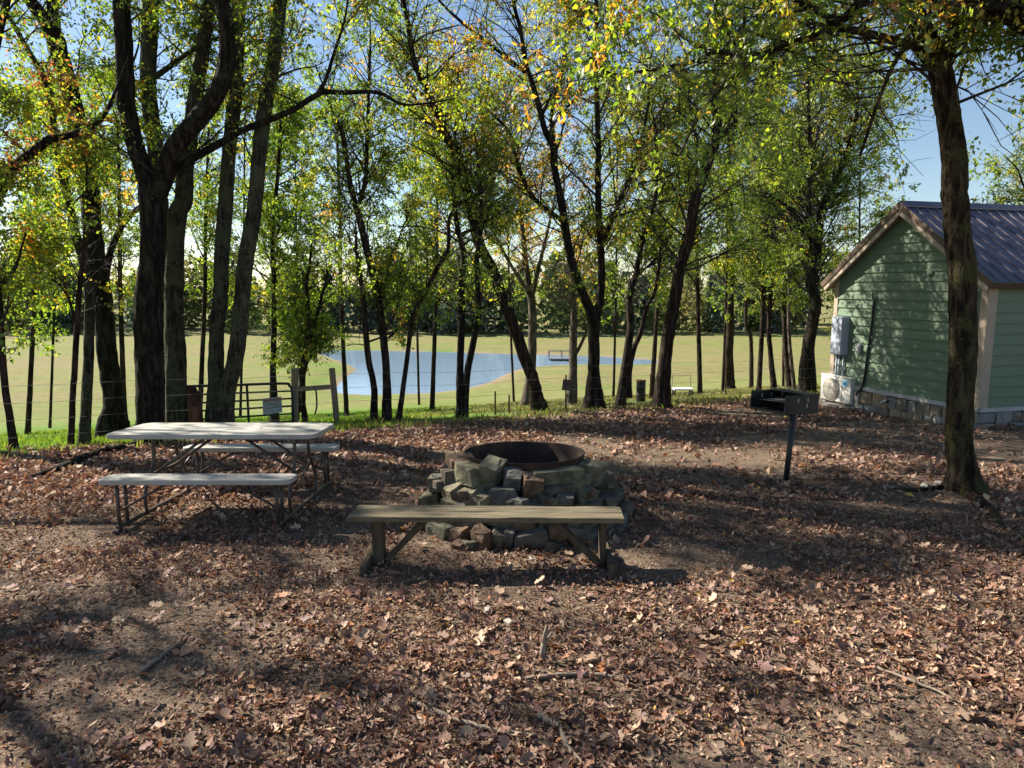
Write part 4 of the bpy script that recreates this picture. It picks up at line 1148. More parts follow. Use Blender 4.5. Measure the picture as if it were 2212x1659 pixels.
# fittings on the wall
M['meter'] = grain('meter_paint', (0.33, 0.36, 0.44), (0.40, 0.43, 0.50), 3, 0.5, 0.05)
sm = LW - 0.32
zt = at(1802, 684, c0.y + W.y * sm)[2]; zl = at(1802, 765, c0.y + W.y * sm)[2]
mb = box('meter_box', wallpt(sm, (zt + zl) / 2, 0.10), (0.34, 0.17, zt - zl), M['meter'], cab, RG, 0.012)
box('cover', wallpt(sm, (zt + zl) / 2, 0.19), (0.30, 0.014, (zt - zl) * 0.92), M['meter'], mb, RG, 0.004)
for ds in (-0.10, 0.02, 0.1):
    tube('conduit', [np.array(wallpt(sm + ds, zl + 0.02, 0.06)), np.array(wallpt(sm + ds, zb - 0.3, 0.06))], 0.02, M['meter'], cab, 8)
def s_at(fx):
    """wall coordinate seen at a measured column"""
    r = ray(fx, 700); kx = r[0] / r[1]
    return (kx * c0.y - c0.x) / (W.x - kx * W.y)
sc1 = s_at(1889)
cable = [wallpt(sc1, at(1891, 628, c0.y + W.y * sc1)[2] - 0.02, 0.05)]
cz = cable[0].z
loop = [np.array(wallpt(sc1 + 0.05 * math.sin(a), cz - 0.09 + 0.09 * math.cos(a), 0.05)) for a in np.linspace(0, 2 * np.pi, 14)]
tube('cable_loop', loop, 0.012, M['black_steel'], cab, 6)
s2 = s_at(1878)
tube('cable', catmull([np.array(wallpt(sc1, cz - 0.17, 0.05)), np.array(wallpt(sc1 + 0.02, cz - 0.8, 0.055)), np.array(wallpt((sc1 + s2) / 2, (cz + zb) / 2 - 0.2, 0.05)), np.array(wallpt(s2, zb + 0.15, 0.05)), np.array(wallpt(s2 + 0.08, zb - 0.1, 0.14))], 6), 0.024, M['black_steel'], cab, 8)
so_ = s_at(1874) + 0.14
oz = at(1870, 752, c0.y + W.y * so_)[2]
ob = box('outlet_box', wallpt(so_, oz, 0.05), (0.12, 0.06, 0.19), M['flash'], cab, RG, 0.01)
box('flap', wallpt(so_, oz - 0.01, 0.085), (0.07, 0.012, 0.08), M['white'], ob, RG, 0.004)
sv = s_at(2004); vz = at(2004, 590, c0.y + W.y * sv)[2]
V, F = tube_arrays([np.array(wallpt(sv, vz, 0.0)), np.array(wallpt(sv, vz, 0.05))], 0.06, 16); mesh_obj('vent_cap', V, F, M['siding'], cab)
sl0 = 0.30; lz = ze - 0.16
fl = box('flood_light', wallpt(sl0, lz + 0.04, 0.06), (0.12, 0.07, 0.12), M['black_steel'], cab, RG, 0.01)
for q in (-0.07, 0.07):
    V, F = tube_arrays([np.array(wallpt(sl0 + q, lz + 0.0, 0.09)), np.array(wallpt(sl0 + q * 1.3, lz - 0.08, 0.2))], [0.03, 0.055], 12); mesh_obj('lamp_head', V, F, M['black_steel'], fl)
    V, F = tube_arrays([np.array(wallpt(sl0 + q * 1.3, lz - 0.081, 0.201)), np.array(wallpt(sl0 + q * 1.31, lz - 0.085, 0.207))], [0.048, 0.046], 12); mesh_obj('lens', V, F, M['white'], fl)

# air conditioner
M['ac'] = grain('ac_enamel', (0.62, 0.60, 0.53), (0.70, 0.68, 0.61), 2, 0.45, 0.02)
M['ac_dark'] = grain('ac_grille', (0.30, 0.29, 0.26), (0.42, 0.40, 0.36), 6, 0.6, 0.0)
M['sticker'] = grain('blue_sticker', (0.20, 0.45, 0.62), (0.26, 0.52, 0.70), 30, 0.4, 0)
acd = 14.2
an = Vector(at(1834, 893, acd)); an.z = 0
gzc = tz(an.x, an.y)
acz = at(1834, 893, acd)[2] - 0.02; acz = gzc + 0.07
ach = at(1836, 818, acd)[2] - acz; acw, acdp = 0.92, 0.38
acc = an + W * (acw / 2) + Rr * (acdp / 2)
pad = box('equipment_pad', (acc.x, acc.y, gzc - 0.03), (acw + 0.35, acdp + 0.35, 0.2), grain('pad_concrete', (0.13, 0.11, 0.10), (0.22, 0.19, 0.17), 6, 0.9, 0.3), None, RG, 0.015, origin=(acc.x, acc.y, gzc - 0.13))
tag(pad, 'low dark pad under the air conditioner', 'pad')
ac = empty('air_conditioner', (acc.x, acc.y, acz), 'cream outdoor air conditioner unit on a pad by the cabin wall', 'air conditioner')
def acp(s, dp, z): 
    p = acc + W * s + Rr * dp; return Vector((p.x, p.y, acz + z))
box('casing', acp(0, 0, ach / 2 + 0.01), (acw, acdp, ach - 0.06), M['ac'], ac, RG, 0.025, 2)
box('lid', acp(0, 0, ach - 0.012), (acw + 0.02, acdp + 0.02, 0.035), M['ac'], ac, RG, 0.012)
for q in (-0.3, 0.3): box('foot', acp(q, 0, 0.0), (0.06, acdp + 0.04, 0.05), M['ac_dark'], ac, RG, 0.006)
fc = acp(0.12, -acdp / 2 - 0.012, ach / 2)
for rr in np.linspace(0.05, 0.25, 6):
    tube('grille_ring', [np.array(fc + W * rr * math.cos(a) + Vector((0, 0, rr * math.sin(a)))) for a in np.linspace(0, 2 * np.pi, 25)], 0.006, M['ac_dark'], ac, 5)
for k_ in range(8):
    a = k_ * math.pi / 4; tube('grille_spoke', [np.array(fc), np.array(fc + W * 0.25 * math.cos(a) + Vector((0, 0, 0.25 * math.sin(a))))], 0.006, M['ac_dark'], ac, 5)
V, F = tube_arrays([np.array(fc + Rr * 0.0), np.array(fc + Rr * 0.014)], 0.245, 24); mesh_obj('fan_opening', V, F, grain('fan_dark', (0.22, 0.20, 0.17), (0.36, 0.33, 0.28), 9, 0.7, 0), ac)
box('seam', acp(-0.2, -acdp / 2 - 0.003, ach / 2), (0.01, 0.008, ach * 0.86), M['ac_dark'], ac, RG, 0)
st_ = box('sticker', acp(-0.30, -acdp / 2 - 0.003, ach * 0.79), (0.16, 0.006, 0.13), M['sticker'], ac, RG, 0)
box('sticker_mark', acp(-0.28, -acdp / 2 - 0.0075, ach * 0.79), (0.05, 0.004, 0.06), grain('sticker_blue', (0.03, 0.16, 0.32), (0.05, 0.2, 0.36), 9, 0.5, 0), st_, RG, 0)
box('handle_recess', acp(-acw / 2 - 0.002, 0.05, ach * 0.70), (0.012, 0.22, 0.045), grain('recess', (0.10, 0.075, 0.05), (0.16, 0.12, 0.08), 5, 0.8, 0), ac, RG, 0.003)
box('service_cover', acp(-acw / 2 - 0.012, 0.04, ach * 0.42), (0.03, 0.2, ach * 0.42), M['ac'], ac, RG, 0.012)
for q in (0, 1):
    p0 = acp(-acw / 2 + 0.05, acdp / 2, 0.22 + 0.08 * q); p1 = wallpt(1.9 - 0.06 * q, zb - 0.1, 0.1)
    tube('refrigerant_line', catmull([np.array(p0), np.array(p0 + Rr * 0.12 - W * 0.25), np.array((p0 + p1) / 2 + Vector((0, 0, -0.16))), np.array(p1)], 6), 0.022, M['black_steel'] if q else M['ac'], ac, 8)

# ------------------------------------------------------------------ park grill
def grill():
    g = ground(1697, 1046)
    d = g[1]; top = at(1704, 843, d)[2]; bot = at(1700, 897, d)[2]
    e = empty('park_grill', g, 'black steel park grill box on a leaning post', 'grill')
    lean = Vector((0.055, 0, 1)).normalized()
    b = Vector(g)
    tube('post', [np.array(b - lean * 0.15), np.array(b + lean * (bot - g[2] + 0.01))], 0.03, M['black_steel'], e, 14)
    yaw = math.radians(30)
    X = Vector((math.cos(yaw), math.sin(yaw), -0.045)).normalized(); Y = Vector((-math.sin(yaw), math.cos(yaw), 0)); Z = X.cross(Y).normalized(); Y = Z.cross(X)
    R = Matrix((X, Y, Z)).transposed()
    n = Vector(at(1698, 897, d - 0.02))
    w_, dp, h = 0.52, 0.48, 0.205
    # origin: near bottom corner, x to the right along the closed side, y away along the open end
    P = lambda x, y, z: n + X * x + Y * y + Z * z
    t = 0.006
    box('floor_plate', P(w_ / 2, dp / 2, 0), (w_, dp, t), M['black_steel'], e, R, 0)
    side = box('side_panel', P(w_ / 2, 0, h / 2 + 0.002), (w_, t, h - 0.004), M['black_steel'], e, R, 0)
    far = box('side_panel', P(w_ / 2, dp, h / 2 + 0.002), (w_, t, h - 0.004), M['black_steel'], e, R, 0)
    box('back_panel', P(w_, dp / 2, h / 2 + 0.002), (t, dp - 2 * t, h - 0.004), M['black_steel'], e, R, 0)
    box('top_flange', P(w_ * 0.80, dp / 2, h + 0.004), (w_ * 0.42, dp + 0.01, 0.008), M['black_steel'], e, R, 0)
    box('front_lip', P(0.0, dp / 2, 0.014), (t, dp - 2 * t, 0.024), M['black_steel'], e, R, 0)
    box('front_corner', P(0.006, 0.012, h / 2), (0.03, 0.03, h), M['black_steel'], e, R, 0.002)
    gr = box('grate_frame', P(w_ / 2, 0.02, h * 0.58), (w_ - 0.03, 0.012, 0.012), M['black_steel'], e, R, 0)
    box('grate_frame', P(w_ / 2, dp - 0.02, h * 0.58), (w_ - 0.03, 0.012, 0.012), M['black_steel'], e, R, 0)
    for k in range(14):
        x = 0.03 + (w_ - 0.06) * k / 13
        tube('grate_bar', [np.array(P(x, 0.02, h * 0.58)), np.array(P(x, dp - 0.02, h * 0.58))], 0.005, M['black_steel'], e, 6)
    # slots in the panels: daylight showing through is painted on as pale marks
    mk = grain('painted_slot_light', (0.55, 0.54, 0.52), (0.7, 0.69, 0.66), 20, 0.5, 0)
    for yy, sgn in ((-t / 2 - 0.002, -1), (dp - t / 2 - 0.002, -1)):
        par = side if yy < 0.1 else far
        for xx, zz, nb_ in ((0.17, 0.15, 3), (0.33, 0.15, 3), (0.32, 0.09, 2)):
            bm = box_bm(P(xx, yy, zz), (0.006, 0.003, 0.042), R)
            for q in range(nb_): box_bm(P(xx + 0.009, yy, zz - 0.016 + 0.016 * q), (0.014, 0.003, 0.005), R, bm=bm)
            bm_obj('slot_light', bm, mk, par)
    V, F = tube_arrays([np.array(P(0.11, 0.02, -0.004)), np.array(P(0.11, 0.02, -0.045))], 0.012, 8); mesh_obj('bolt', V, F, M['black_steel'], e)
    V, F = tube_arrays([np.array(P(0.25, 0.02, -0.004)), np.array(P(0.25, 0.02, -0.035))], 0.012, 8); mesh_obj('bolt', V, F, M['black_steel'], e)
grill()

# ------------------------------------------------------------------ picnic table
def picnic():
    M['plastic'] = grain('table_plastic', (0.27, 0.255, 0.22), (0.40, 0.385, 0.345), 3, 0.55, 0.08, bscale=160, c2=(0.46, 0.445, 0.405), detail=8)
    M['frame_tube'] = grain('bronze_tube', (0.045, 0.032, 0.028), (0.085, 0.062, 0.05), 5, 0.42, 0.05, spec=0.5)
    x0, x1 = -3.60, -1.74; yc = 6.32
    g0 = tz(-2.6, yc); slope = -0.05
    zs = lambda y, h: h + slope * (y - yc) + g0 + 0.01
    e = empty('picnic_table', (-2.66, yc, g0), 'white plastic folding picnic table with two attached benches', 'picnic table')
    tilt = Matrix.Rotation(math.atan(slope), 3, 'X')
    def slab(name, xa, xb, ya, yb, h, th, rad):
        bm = bmesh.new(); n = 6; vs2 = []
        for cx, cy_, a0 in ((xb - rad, yb - rad, 0), (xa + rad, yb - rad, 1), (xa + rad, ya + rad, 2), (xb - rad, ya + rad, 3)):
            for i in range(n + 1):
                a = (a0 + i / n) * math.pi / 2
                vs2.append((cx + rad * math.cos(a), cy_ + rad * math.sin(a)))
        T = [bm.verts.new((x, y, zs(y, h))) for x, y in vs2]; B = [bm.verts.new((x, y, zs(y, h) - th)) for x, y in vs2]
        bm.faces.new(T); bm.faces.new(B[::-1]); m = len(T)
        for i in range(m): bm.faces.new((T[i], B[i], B[(i + 1) % m], T[(i + 1) % m]))
        ed = [q for q in bm.edges if len(q.link_faces) == 2 and any(len(f.verts) > 4 for f in q.link_faces)]
        bmesh.ops.bevel(bm, geom=ed, offset=0.010, segments=3, affect='EDGES', profile=0.5)
        o = bm_obj(name, bm, M['plastic'], e)
        for p in o.data.polygons: p.use_smooth = len(p.vertices) == 4
        return o
    slab('tabletop', x0, x1, 5.95, 6.69, 0.74, 0.042, 0.07)
    sa, sb = -3.40, -1.82
    slab('bench_seat', sa, sb, 5.47, 5.72, 0.44, 0.042, 0.05)
    slab('bench_seat', sa, sb, 6.93, 7.18, 0.44, 0.042, 0.05)
    for xe, inw in ((sa + 0.13, 1), (sb - 0.13, -1)):
        gy = lambda y, h: np.array([xe, y, zs(y, h)])
        bar('base_rail', gy(5.50, 0.03), gy(7.15, 0.03), 0.035, 0.035, M['frame_tube'], e, bevel=0.006)
        for yy in (5.535, 5.655, 6.995, 7.115):
            tube('seat_leg', [gy(yy, 0.0), gy(yy, 0.41)], 0.0155, M['frame_tube'], e, 10)
        box('foot', gy(5.50, 0.0), (0.06, 0.07, 0.035), M['frame_tube'], e, None, 0.008)
        box('foot', gy(7.15, 0.0), (0.06, 0.07, 0.035), M['frame_tube'], e, None, 0.008)
        for sg_, yb in ((1, 5.93), (-1, 6.71)):
            off = np.array([inw * 0.02, 0, 0])
            pts = [gy(yb, 0.03), gy(yb - sg_ * 0.01, 0.20), gy(yb + sg_ * 0.08, 0.34), gy(yb + sg_ * 0.17, 0.46), gy(yb + sg_ * 0.19, 0.70)]
            tube('table_leg', catmull(pts, 5) + off, 0.0155, M['frame_tube'], e, 10)
            sd_ = [gy(yb + sg_ * 0.02, 0.30), gy(yb - sg_ * 0.22, 0.40)]
            tube('seat_brace', np.array(sd_), 0.011, M['frame_tube'], e, 8)
        for yy in (6.14, 6.50):
            tube('diagonal_brace', np.array([gy(yy, 0.36) + [inw * 0.02, 0, 0], gy(yy, 0.69) + [inw * 0.50, 0, 0]]), 0.013, M['frame_tube'], e, 8)
        for yy in (5.60, 7.05):
            tube('diagonal_brace', np.array([gy(yy, 0.16) , gy(yy, 0.40) + [inw * 0.42, 0, 0]]), 0.011, M['frame_tube'], e, 8)
        bar('cross_tube', gy(6.1, 0.36) + np.array([inw * 0.02, 0, 0]), gy(6.54, 0.36) + np.array([inw * 0.02, 0, 0]), 0.025, 0.025, M['frame_tube'], e)
    for xh, yh in ((-2.9, 6.15), (-2.35, 6.35)):
        V, F = tube_arrays([[xh, yh, zs(yh, 0.7405)], [xh, yh, zs(yh, 0.7425)]], 0.012, 10); mesh_obj('plug', V, F, M['black_steel'], e)
picnic()

# ------------------------------------------------------------------ wooden bench
def bench():
    M['bench_top'] = grain('weathered_bench_board', (0.055, 0.044, 0.027), (0.16, 0.132, 0.082), 3, 0.85, 0.8, stretch=(0.8, 10, 10), c2=(0.25, 0.21, 0.135), bscale=9)
    M['bench_leg'] = grain('weathered_bench_leg', (0.05, 0.038, 0.024), (0.12, 0.092, 0.06), 4, 0.9, 0.5, stretch=(6, 6, 0.8))
    gz = tz(-0.2, 4.8)
    zt_ = at(1000, 1120, 4.66)[2]
    a = Vector(at(750, 1119, 4.70)); b = Vector(at(1350, 1118, 4.66)); a.z = b.z = zt_
    X = (b - a).normalized(); Y = Vector((-X.y, X.x, 0)); L = (b - a).length
    base = np.array([(a.x + b.x) / 2, (a.y + b.y) / 2 + 0.12, gz])
    e = empty('wooden_bench', base, 'weathered plank bench in front of the stone fire pit', 'bench')
    R = Matrix((X, Y, Vector((0, 0, 1)))).transposed()
    P = lambda x, y, z: a + X * x + Y * y + Vector((0, 0, z))
    rng = np.random.default_rng(3)
    for i, (y, wd) in enumerate(((0.066, 0.128), (0.202, 0.136))):
        bm = box_bm(P(L / 2 + 0.01 * i, y, -0.02), (L - 0.012 * i, wd, 0.038), R, 0)
        bmesh.ops.subdivide_edges(bm, edges=[q for q in bm.edges if (q.verts[0].co - q.verts[1].co).length > 1], cuts=14)
        for v in bm.verts: v.co += Vector((0, rng.normal(0, 0.0016), rng.normal(0, 0.0016)))
        bmesh.ops.bevel(bm, geom=[q for q in bm.edges if len(q.link_faces) == 2 and q.calc_face_angle(0) > 0.8], offset=0.004, segments=1, affect='EDGES')
        bm_obj('seat_board', bm, M['bench_top'], e)
    H = zt_ - gz
    cy_ = 0.135
    xl, xr = 0.19, L - 0.14
    up = (0, 1, 0)
    box('leg', P(xl, cy_, -0.04 - (H - 0.02) / 2), (0.085, 0.085, H - 0.02), M['bench_leg'], e, R, 0.006)
    box('leg', P(xr, cy_, -0.04 - (H - 0.02) / 2), (0.042, 0.135, H - 0.02), M['bench_leg'], e, R, 0.006)
    box('foot', P(xl - 0.065, cy_ - 0.02, -H + 0.045), (0.042, 0.44, 0.09), M['bench_leg'], e, R, 0.006)
    box('foot', P(xr + 0.045, cy_ - 0.04, -H + 0.06), (0.042, 0.44, 0.12), M['bench_leg'], e, R, 0.006)
    bar('brace', P(xl + 0.06, cy_, -H + 0.05), P(xl + 0.36, cy_, -0.05), 0.085, 0.04, M['bench_leg'], e, bevel=0.004)
    bar('brace', P(xr - 0.03, cy_ - 0.01, -H + 0.04), P(xr - 0.36, cy_, -0.05), 0.085, 0.04, M['bench_leg'], e, bevel=0.004)
    for xx in (xl, xr): box('cleat', P(xx, cy_, -0.06), (0.04 if xx == xr else 0.04, 0.24, 0.038), M['bench_leg'], e, R, 0.003) if False else None
bench()

# ------------------------------------------------------------------ fire pit
def firepit():
    cx, cy_ = 0.11, 6.05; gz = tz(cx, cy_)
    e = empty('fire_pit', (cx, cy_, gz), 'round fire pit of stacked rough stones round a rusty steel ring', 'fire pit')
    zt_ = 0.548; r = 0.535; tl = -0.048
    bm = bmesh.new(); n = 56; rings = []
    for rr, z in ((r, gz + 0.02), (r, zt_ - 0.012), (r + 0.008, zt_), (r - 0.008, zt_), (r - 0.012, zt_ - 0.012), (r - 0.012, gz + 0.02)):
        rings.append([bm.verts.new((cx + rr * math.cos(2 * math.pi * i / n), cy_ + rr * math.sin(2 * math.pi * i / n), z + tl * rr * math.sin(2 * math.pi * i / n) * (z > gz + 0.1))) for i in range(n)])
    for a, b in zip(rings, rings[1:]):
        for i in range(n): bm.faces.new((a[i], a[(i + 1) % n], b[(i + 1) % n], b[i]))
    bm_obj('steel_ring', bm, grain('sooty_rust', (0.018, 0.013, 0.011), (0.05, 0.028, 0.02), 5, 0.8, 0.35, c2=(0.11, 0.058, 0.034)), e, smooth=True)
    V = [[cx, cy_, gz + 0.06]] + [[cx + 0.52 * math.cos(a), cy_ + 0.52 * math.sin(a), gz + 0.05] for a in np.linspace(0, 2 * np.pi, 24, endpoint=False)]
    F = np.array([[0, 1 + i, 1 + (i + 1) % 24] for i in range(24)])
    mesh_obj('ash_bed', np.array(V), F, grain('ash', (0.03, 0.028, 0.027), (0.09, 0.085, 0.08), 30, 0.95, 0.5), e)
    FS = [grain('pit_stone_%d' % i, a, b, 11, 0.95, 0.9, c2=c_, detail=8, bscale=22) for i, (a, b, c_) in enumerate([
        ((0.035, 0.033, 0.022), (0.121, 0.113, 0.074), (0.203, 0.187, 0.129)), ((0.047, 0.042, 0.028), (0.164, 0.148, 0.094), (0.257, 0.230, 0.152)),
        ((0.039, 0.033, 0.027), (0.117, 0.098, 0.074), (0.172, 0.140, 0.109)), ((0.043, 0.041, 0.037), (0.117, 0.113, 0.098), (0.179, 0.172, 0.148)),
        ((0.055, 0.033, 0.023), (0.148, 0.094, 0.062), (0.203, 0.140, 0.098))])]
    rng = np.random.default_rng(21)
    H = zt_ - gz
    def on_cone(fx, fy):
        rr = ray(fx, fy); rr = rr / rr[1]
        for d in np.arange(4.6, 7.2, 0.01):
            p = np.array([0, 0, CAMH]) + rr * d
            q = math.hypot(p[0] - cx, p[1] - cy_); h = p[2] - gz
            if q < 0.93 - 0.60 * h: return p
        return None
    S_ = [(262, 105, 342, 168, 4), (228, 172, 315, 250, 2), (300, 145, 435, 265, 1), (430, 122, 530, 262, 0), (548, 178, 637, 270, 3), (640, 195, 745, 335, 4),
          (735, 170, 945, 255, 0), (885, 200, 1000, 275, 1), (985, 135, 1075, 255, 1), (155, 200, 240, 290, 1), (118, 275, 225, 345, 0), (230, 245, 320, 335, 1),
          (320, 262, 435, 325, 1), (350, 290, 495, 380, 1), (240, 330, 350, 395, 1), (490, 265, 620, 390, 3), (755, 250, 930, 310, 2), (740, 302, 915, 392, 0),
          (920, 255, 1020, 355, 0), (1060, 190, 1125, 320, 2), (1100, 295, 1185, 345, 0), (990, 325, 1060, 390, 3), (1060, 320, 1145, 390, 3), (1140, 350, 1220, 400, 3),
          (105, 345, 215, 395, 1), (620, 335, 740, 400, 3), (440, 380, 520, 440, 2), (50, 465, 160, 555, 4), (165, 465, 275, 575, 0), (275, 465, 375, 575, 4), (380, 490, 490, 590, 4),
          (485, 478, 550, 580, 2), (550, 470, 605, 575, 3), (600, 485, 785, 580, 3), (785, 490, 850, 560, 0), (850, 470, 920, 565, 2), (905, 470, 985, 560, 3), (970, 480, 1060, 570, 3),
          (1060, 470, 1120, 560, 2), (1110, 480, 1170, 550, 3), (110, 400, 220, 470, 2), (225, 400, 350, 470, 0), (350, 400, 460, 475, 3), (460, 400, 600, 470, 0), (600, 400, 720, 480, 2),
          (720, 400, 860, 480, 3), (860, 400, 980, 470, 0), (980, 395, 1090, 475, 2), (1090, 400, 1200, 480, 3)]
    kz = 2212.0 / 3072.0
    for x0, y0, x1, y1, tn in S_:
        fx0, fy0, fx1, fy1 = [(o_ + q / 1.764) * kz for o_, q in ((1200, x0), (1300, y0), (1200, x1), (1300, y1))]
        p = on_cone((fx0 + fx1) / 2, (fy0 + fy1) / 2)
        if p is None: p = at((fx0 + fx1) / 2, (fy0 + fy1) / 2, cy_)
        d = p[1]; wd = (fx1 - fx0) * K / FPX * d; ht = (fy1 - fy0) * K / FPX * d * 0.86
        ang = math.atan2(p[1] - cy_, p[0] - cx)
        dp = rng.uniform(0.15, 0.22)
        Rz = Matrix.Rotation(ang + math.pi / 2 + rng.uniform(-0.25, 0.25), 3, 'Z') @ Matrix.Rotation(rng.uniform(-0.22, 0.22), 3, 'Y') @ Matrix.Rotation(rng.uniform(-0.05, 0.35), 3, 'X')
        wloc = wd / max(0.55, abs(math.sin(ang)))
        inward = np.array([-math.cos(ang), -math.sin(ang), 0]) * dp * 0.15
        c_ = p + inward; c_[2] -= 0.025
        c_[2] = max(c_[2], gz + ht * 0.42)
        bm_obj('stone', rock_bm(c_, (wloc * 1.02, dp, ht * 1.04), Rz, rng, 0.2, 0.03), FS[tn], e)
    for ly, (rr, z, cnt) in enumerate(((0.83, 0.10, 12), (0.74, 0.24, 11), (0.67, 0.37, 8))):
        for i in range(cnt):
            a = math.radians(8 + 164 * (i + 0.5) / cnt + rng.uniform(-3, 3))
            wd = math.pi * rr / cnt * 1.0; ht = rng.uniform(0.12, 0.17)
            Rz = Matrix.Rotation(a + math.pi / 2 + rng.uniform(-0.3, 0.3), 3, 'Z') @ Matrix.Rotation(rng.uniform(-0.2, 0.2), 3, 'Y')
            bm_obj('stone', rock_bm((cx + rr * math.cos(a), cy_ + rr * math.sin(a), gz + z - 0.02), (wd, rng.uniform(0.14, 0.2), ht), Rz, rng, 0.18, 0.07), FS[rng.integers(0, 4)], e)
    for i in range(34):
        a = rng.uniform(math.pi, 2 * math.pi); h = rng.choice([0.02, 0.03, 0.14, 0.26, 0.36]); rr = 0.97 - 0.60 * h + rng.uniform(-0.02, 0.05); sz = rng.uniform(0.05, 0.10)
        x, y = cx + rr * math.cos(a), cy_ + rr * math.sin(a)
        Rz = Matrix.Rotation(rng.uniform(0, 3), 3, 'Z') @ Matrix.Rotation(rng.uniform(-0.5, 0.5), 3, 'Y')
        bm_obj('stone', rock_bm((x, y, (tz(x, y) if h < 0.05 else gz) + h), (sz * 1.4, sz, sz * 0.8), Rz, rng, 0.22, 0.05), FS[rng.integers(0, 5)], e)
firepit()

# ------------------------------------------------------------------ fallen leaves, sticks, roots, grass
def lobed(lobes=5, depth=0.42, stem=True, curl=0.3, seed=0):
    """leaf outline fan in the xy plane along +x, length about 1; returns V, F"""
    rng = np.random.default_rng(seed)
    up = [(0.0, 0.02)]
    for i in range(lobes):
        t = 0.16 + 0.70 * i / (lobes - 1) if lobes > 1 else 0.5
        w = 0.42 * math.sin(math.pi * (0.2 + 0.62 * i / max(1, lobes - 1))) * rng.uniform(0.85, 1.1)
        up.append((t + 0.06, w))
        if i < lobes - 1: up.append((t + 0.13, w * (1 - depth)))
    up.append((1.0, 0.0))
    lo = [(x, -y * rng.uniform(0.85, 1.1)) for x, y in up[1:-1]][::-1]
    ring = up + lo
    V = [(0.45, 0, 0)] + [(x, y, 0) for x, y in ring]
    V = np.array(V, float)
    V[:, 2] = curl * (np.abs(V[:, 1]) ** 1.5) * 1.2 + 0.25 * curl * (V[:, 0] - 0.5) ** 2 * 3 + rng.normal(0, 0.025, len(V))
    n = len(ring)
    F = np.array([[0, 1 + i, 1 + (i + 1) % n] for i in range(n)])
    V[:, 0] -= 0.45
    return V, F
def simple(curl=0.4, wid=0.2, seed=0):
    rng = np.random.default_rng(seed)
    V = np.array([(-0.5, 0, 0.02), (-0.1, wid, curl * 0.25), (0.25, wid * 0.8, curl * 0.2), (0.5, 0, curl * 0.3), (0.25, -wid * 0.8, curl * 0.2), (-0.1, -wid, curl * 0.25), (0.05, 0, -0.02)])
    V[:, 2] += rng.normal(0, 0.03, 7)
    F = np.array([[6, i, (i + 1) % 6] for i in range(6)]); return V, F
def tiny(curl=0.3, wid=0.25):
    V = np.array([(-0.5, 0, 0.02), (0.0, wid, curl * 0.3), (0.5, 0, 0.06), (0, -wid, curl * 0.25)])
    return V, np.array([[0, 3, 1], [3, 2, 1]])

LCOL = np.array([(0.27, 0.175, 0.125), (0.33, 0.235, 0.165), (0.22, 0.13, 0.095), (0.40, 0.29, 0.20), (0.16, 0.095, 0.075), (0.36, 0.20, 0.13), (0.46, 0.35, 0.24), (0.40, 0.17, 0.06), (0.45, 0.31, 0.07), (0.20, 0.12, 0.11)])
LCOL = LCOL * np.array([1.06, 1.0, 0.97])
LW_ = np.array([4.5, 4.5, 4.5, 3, 4.5, 2.5, 1.5, 0.4, 0.14, 2.5]); LW_ = LW_ / LW_.sum()

def scatter(templates, pos, size, rng, tilt, lift):
    """one joined mesh of many transformed copies of the templates"""
    n = len(pos); which = rng.integers(0, len(templates), n)
    yaw = rng.uniform(0, 2 * np.pi, n); tx = rng.normal(0, tilt, n); ty = rng.normal(0, tilt, n)
    col = LCOL[rng.choice(len(LCOL), n, p=LW_)] * rng.uniform(0.6, 1.25, (n, 1))
    Vs, Fs, Cs, o = [], [], [], 0
    for k, (V, F) in enumerate(templates):
        m = which == k; q = m.sum()
        if not q: continue
        L = V[None] * size[m][:, None, None]
        cx, sx = np.cos(tx[m])[:, None], np.sin(tx[m])[:, None]
        y = L[..., 1] * cx - L[..., 2] * sx; z = L[..., 1] * sx + L[..., 2] * cx; x = L[..., 0]
        cy_, sy = np.cos(ty[m])[:, None], np.sin(ty[m])[:, None]
        x, z = x * cy_ + z * sy, -x * sy + z * cy_
        cz, sz = np.cos(yaw[m])[:, None], np.sin(yaw[m])[:, None]
        x, y = x * cz - y * sz, x * sz + y * cz
        low = z.min(1, keepdims=True) * 0.75
        P = np.stack([x + pos[m, 0:1], y + pos[m, 1:2], z - low + pos[m, 2:3] + lift[m][:, None]], -1)
        nv = V.shape[0]
        Vs.append(P.reshape(-1, 3)); Fs.append((F[None] + (np.arange(q) * nv)[:, None, None] + o).reshape(-1, 3)); Cs.append(np.repeat(col[m], nv, axis=0)); o += q * nv
    return np.concatenate(Vs), np.concatenate(Fs), np.concatenate(Cs)

def sample_yard(n, ymin, ymax, rng, power=1.0, spread=0.80, use_mask=True):
    """points in the part of the yard the picture shows"""
    out = np.zeros((0, 2))
    while len(out) < n:
        u = rng.random(n * 2); y = ymin + (ymax - ymin) * u ** power
        x = rng.uniform(-1, 1, n * 2) * (spread * y + 0.5)
        k = rng.random(n * 2) < (litter_mask(x, y) if use_mask else (edge_e(x, y) < 0.2))
        k &= ~((np.hypot(x - 0.11, y - 6.05) < 0.9))
        k &= ~(((x - c0.x) * NW.x + (y - c0.y) * NW.y) < -0.05) | ((x - c0.x) * NF.x + (y - c0.y) * NF.y > 0.05)
        k &= ~((x > 7.2) & (y > 12.0))
        out = np.vstack([out, np.stack([x[k], y[k]], -1)])
    return out[:n]
rl = np.random.default_rng(77)
big = [lobed(3, 0.45, curl=c, seed=i) for i, c in enumerate((0.2, 0.5, 0.8, 0.35))] + [lobed(4, 0.5, curl=c, seed=9 + i) for i, c in enumerate((0.3, 0.7))]
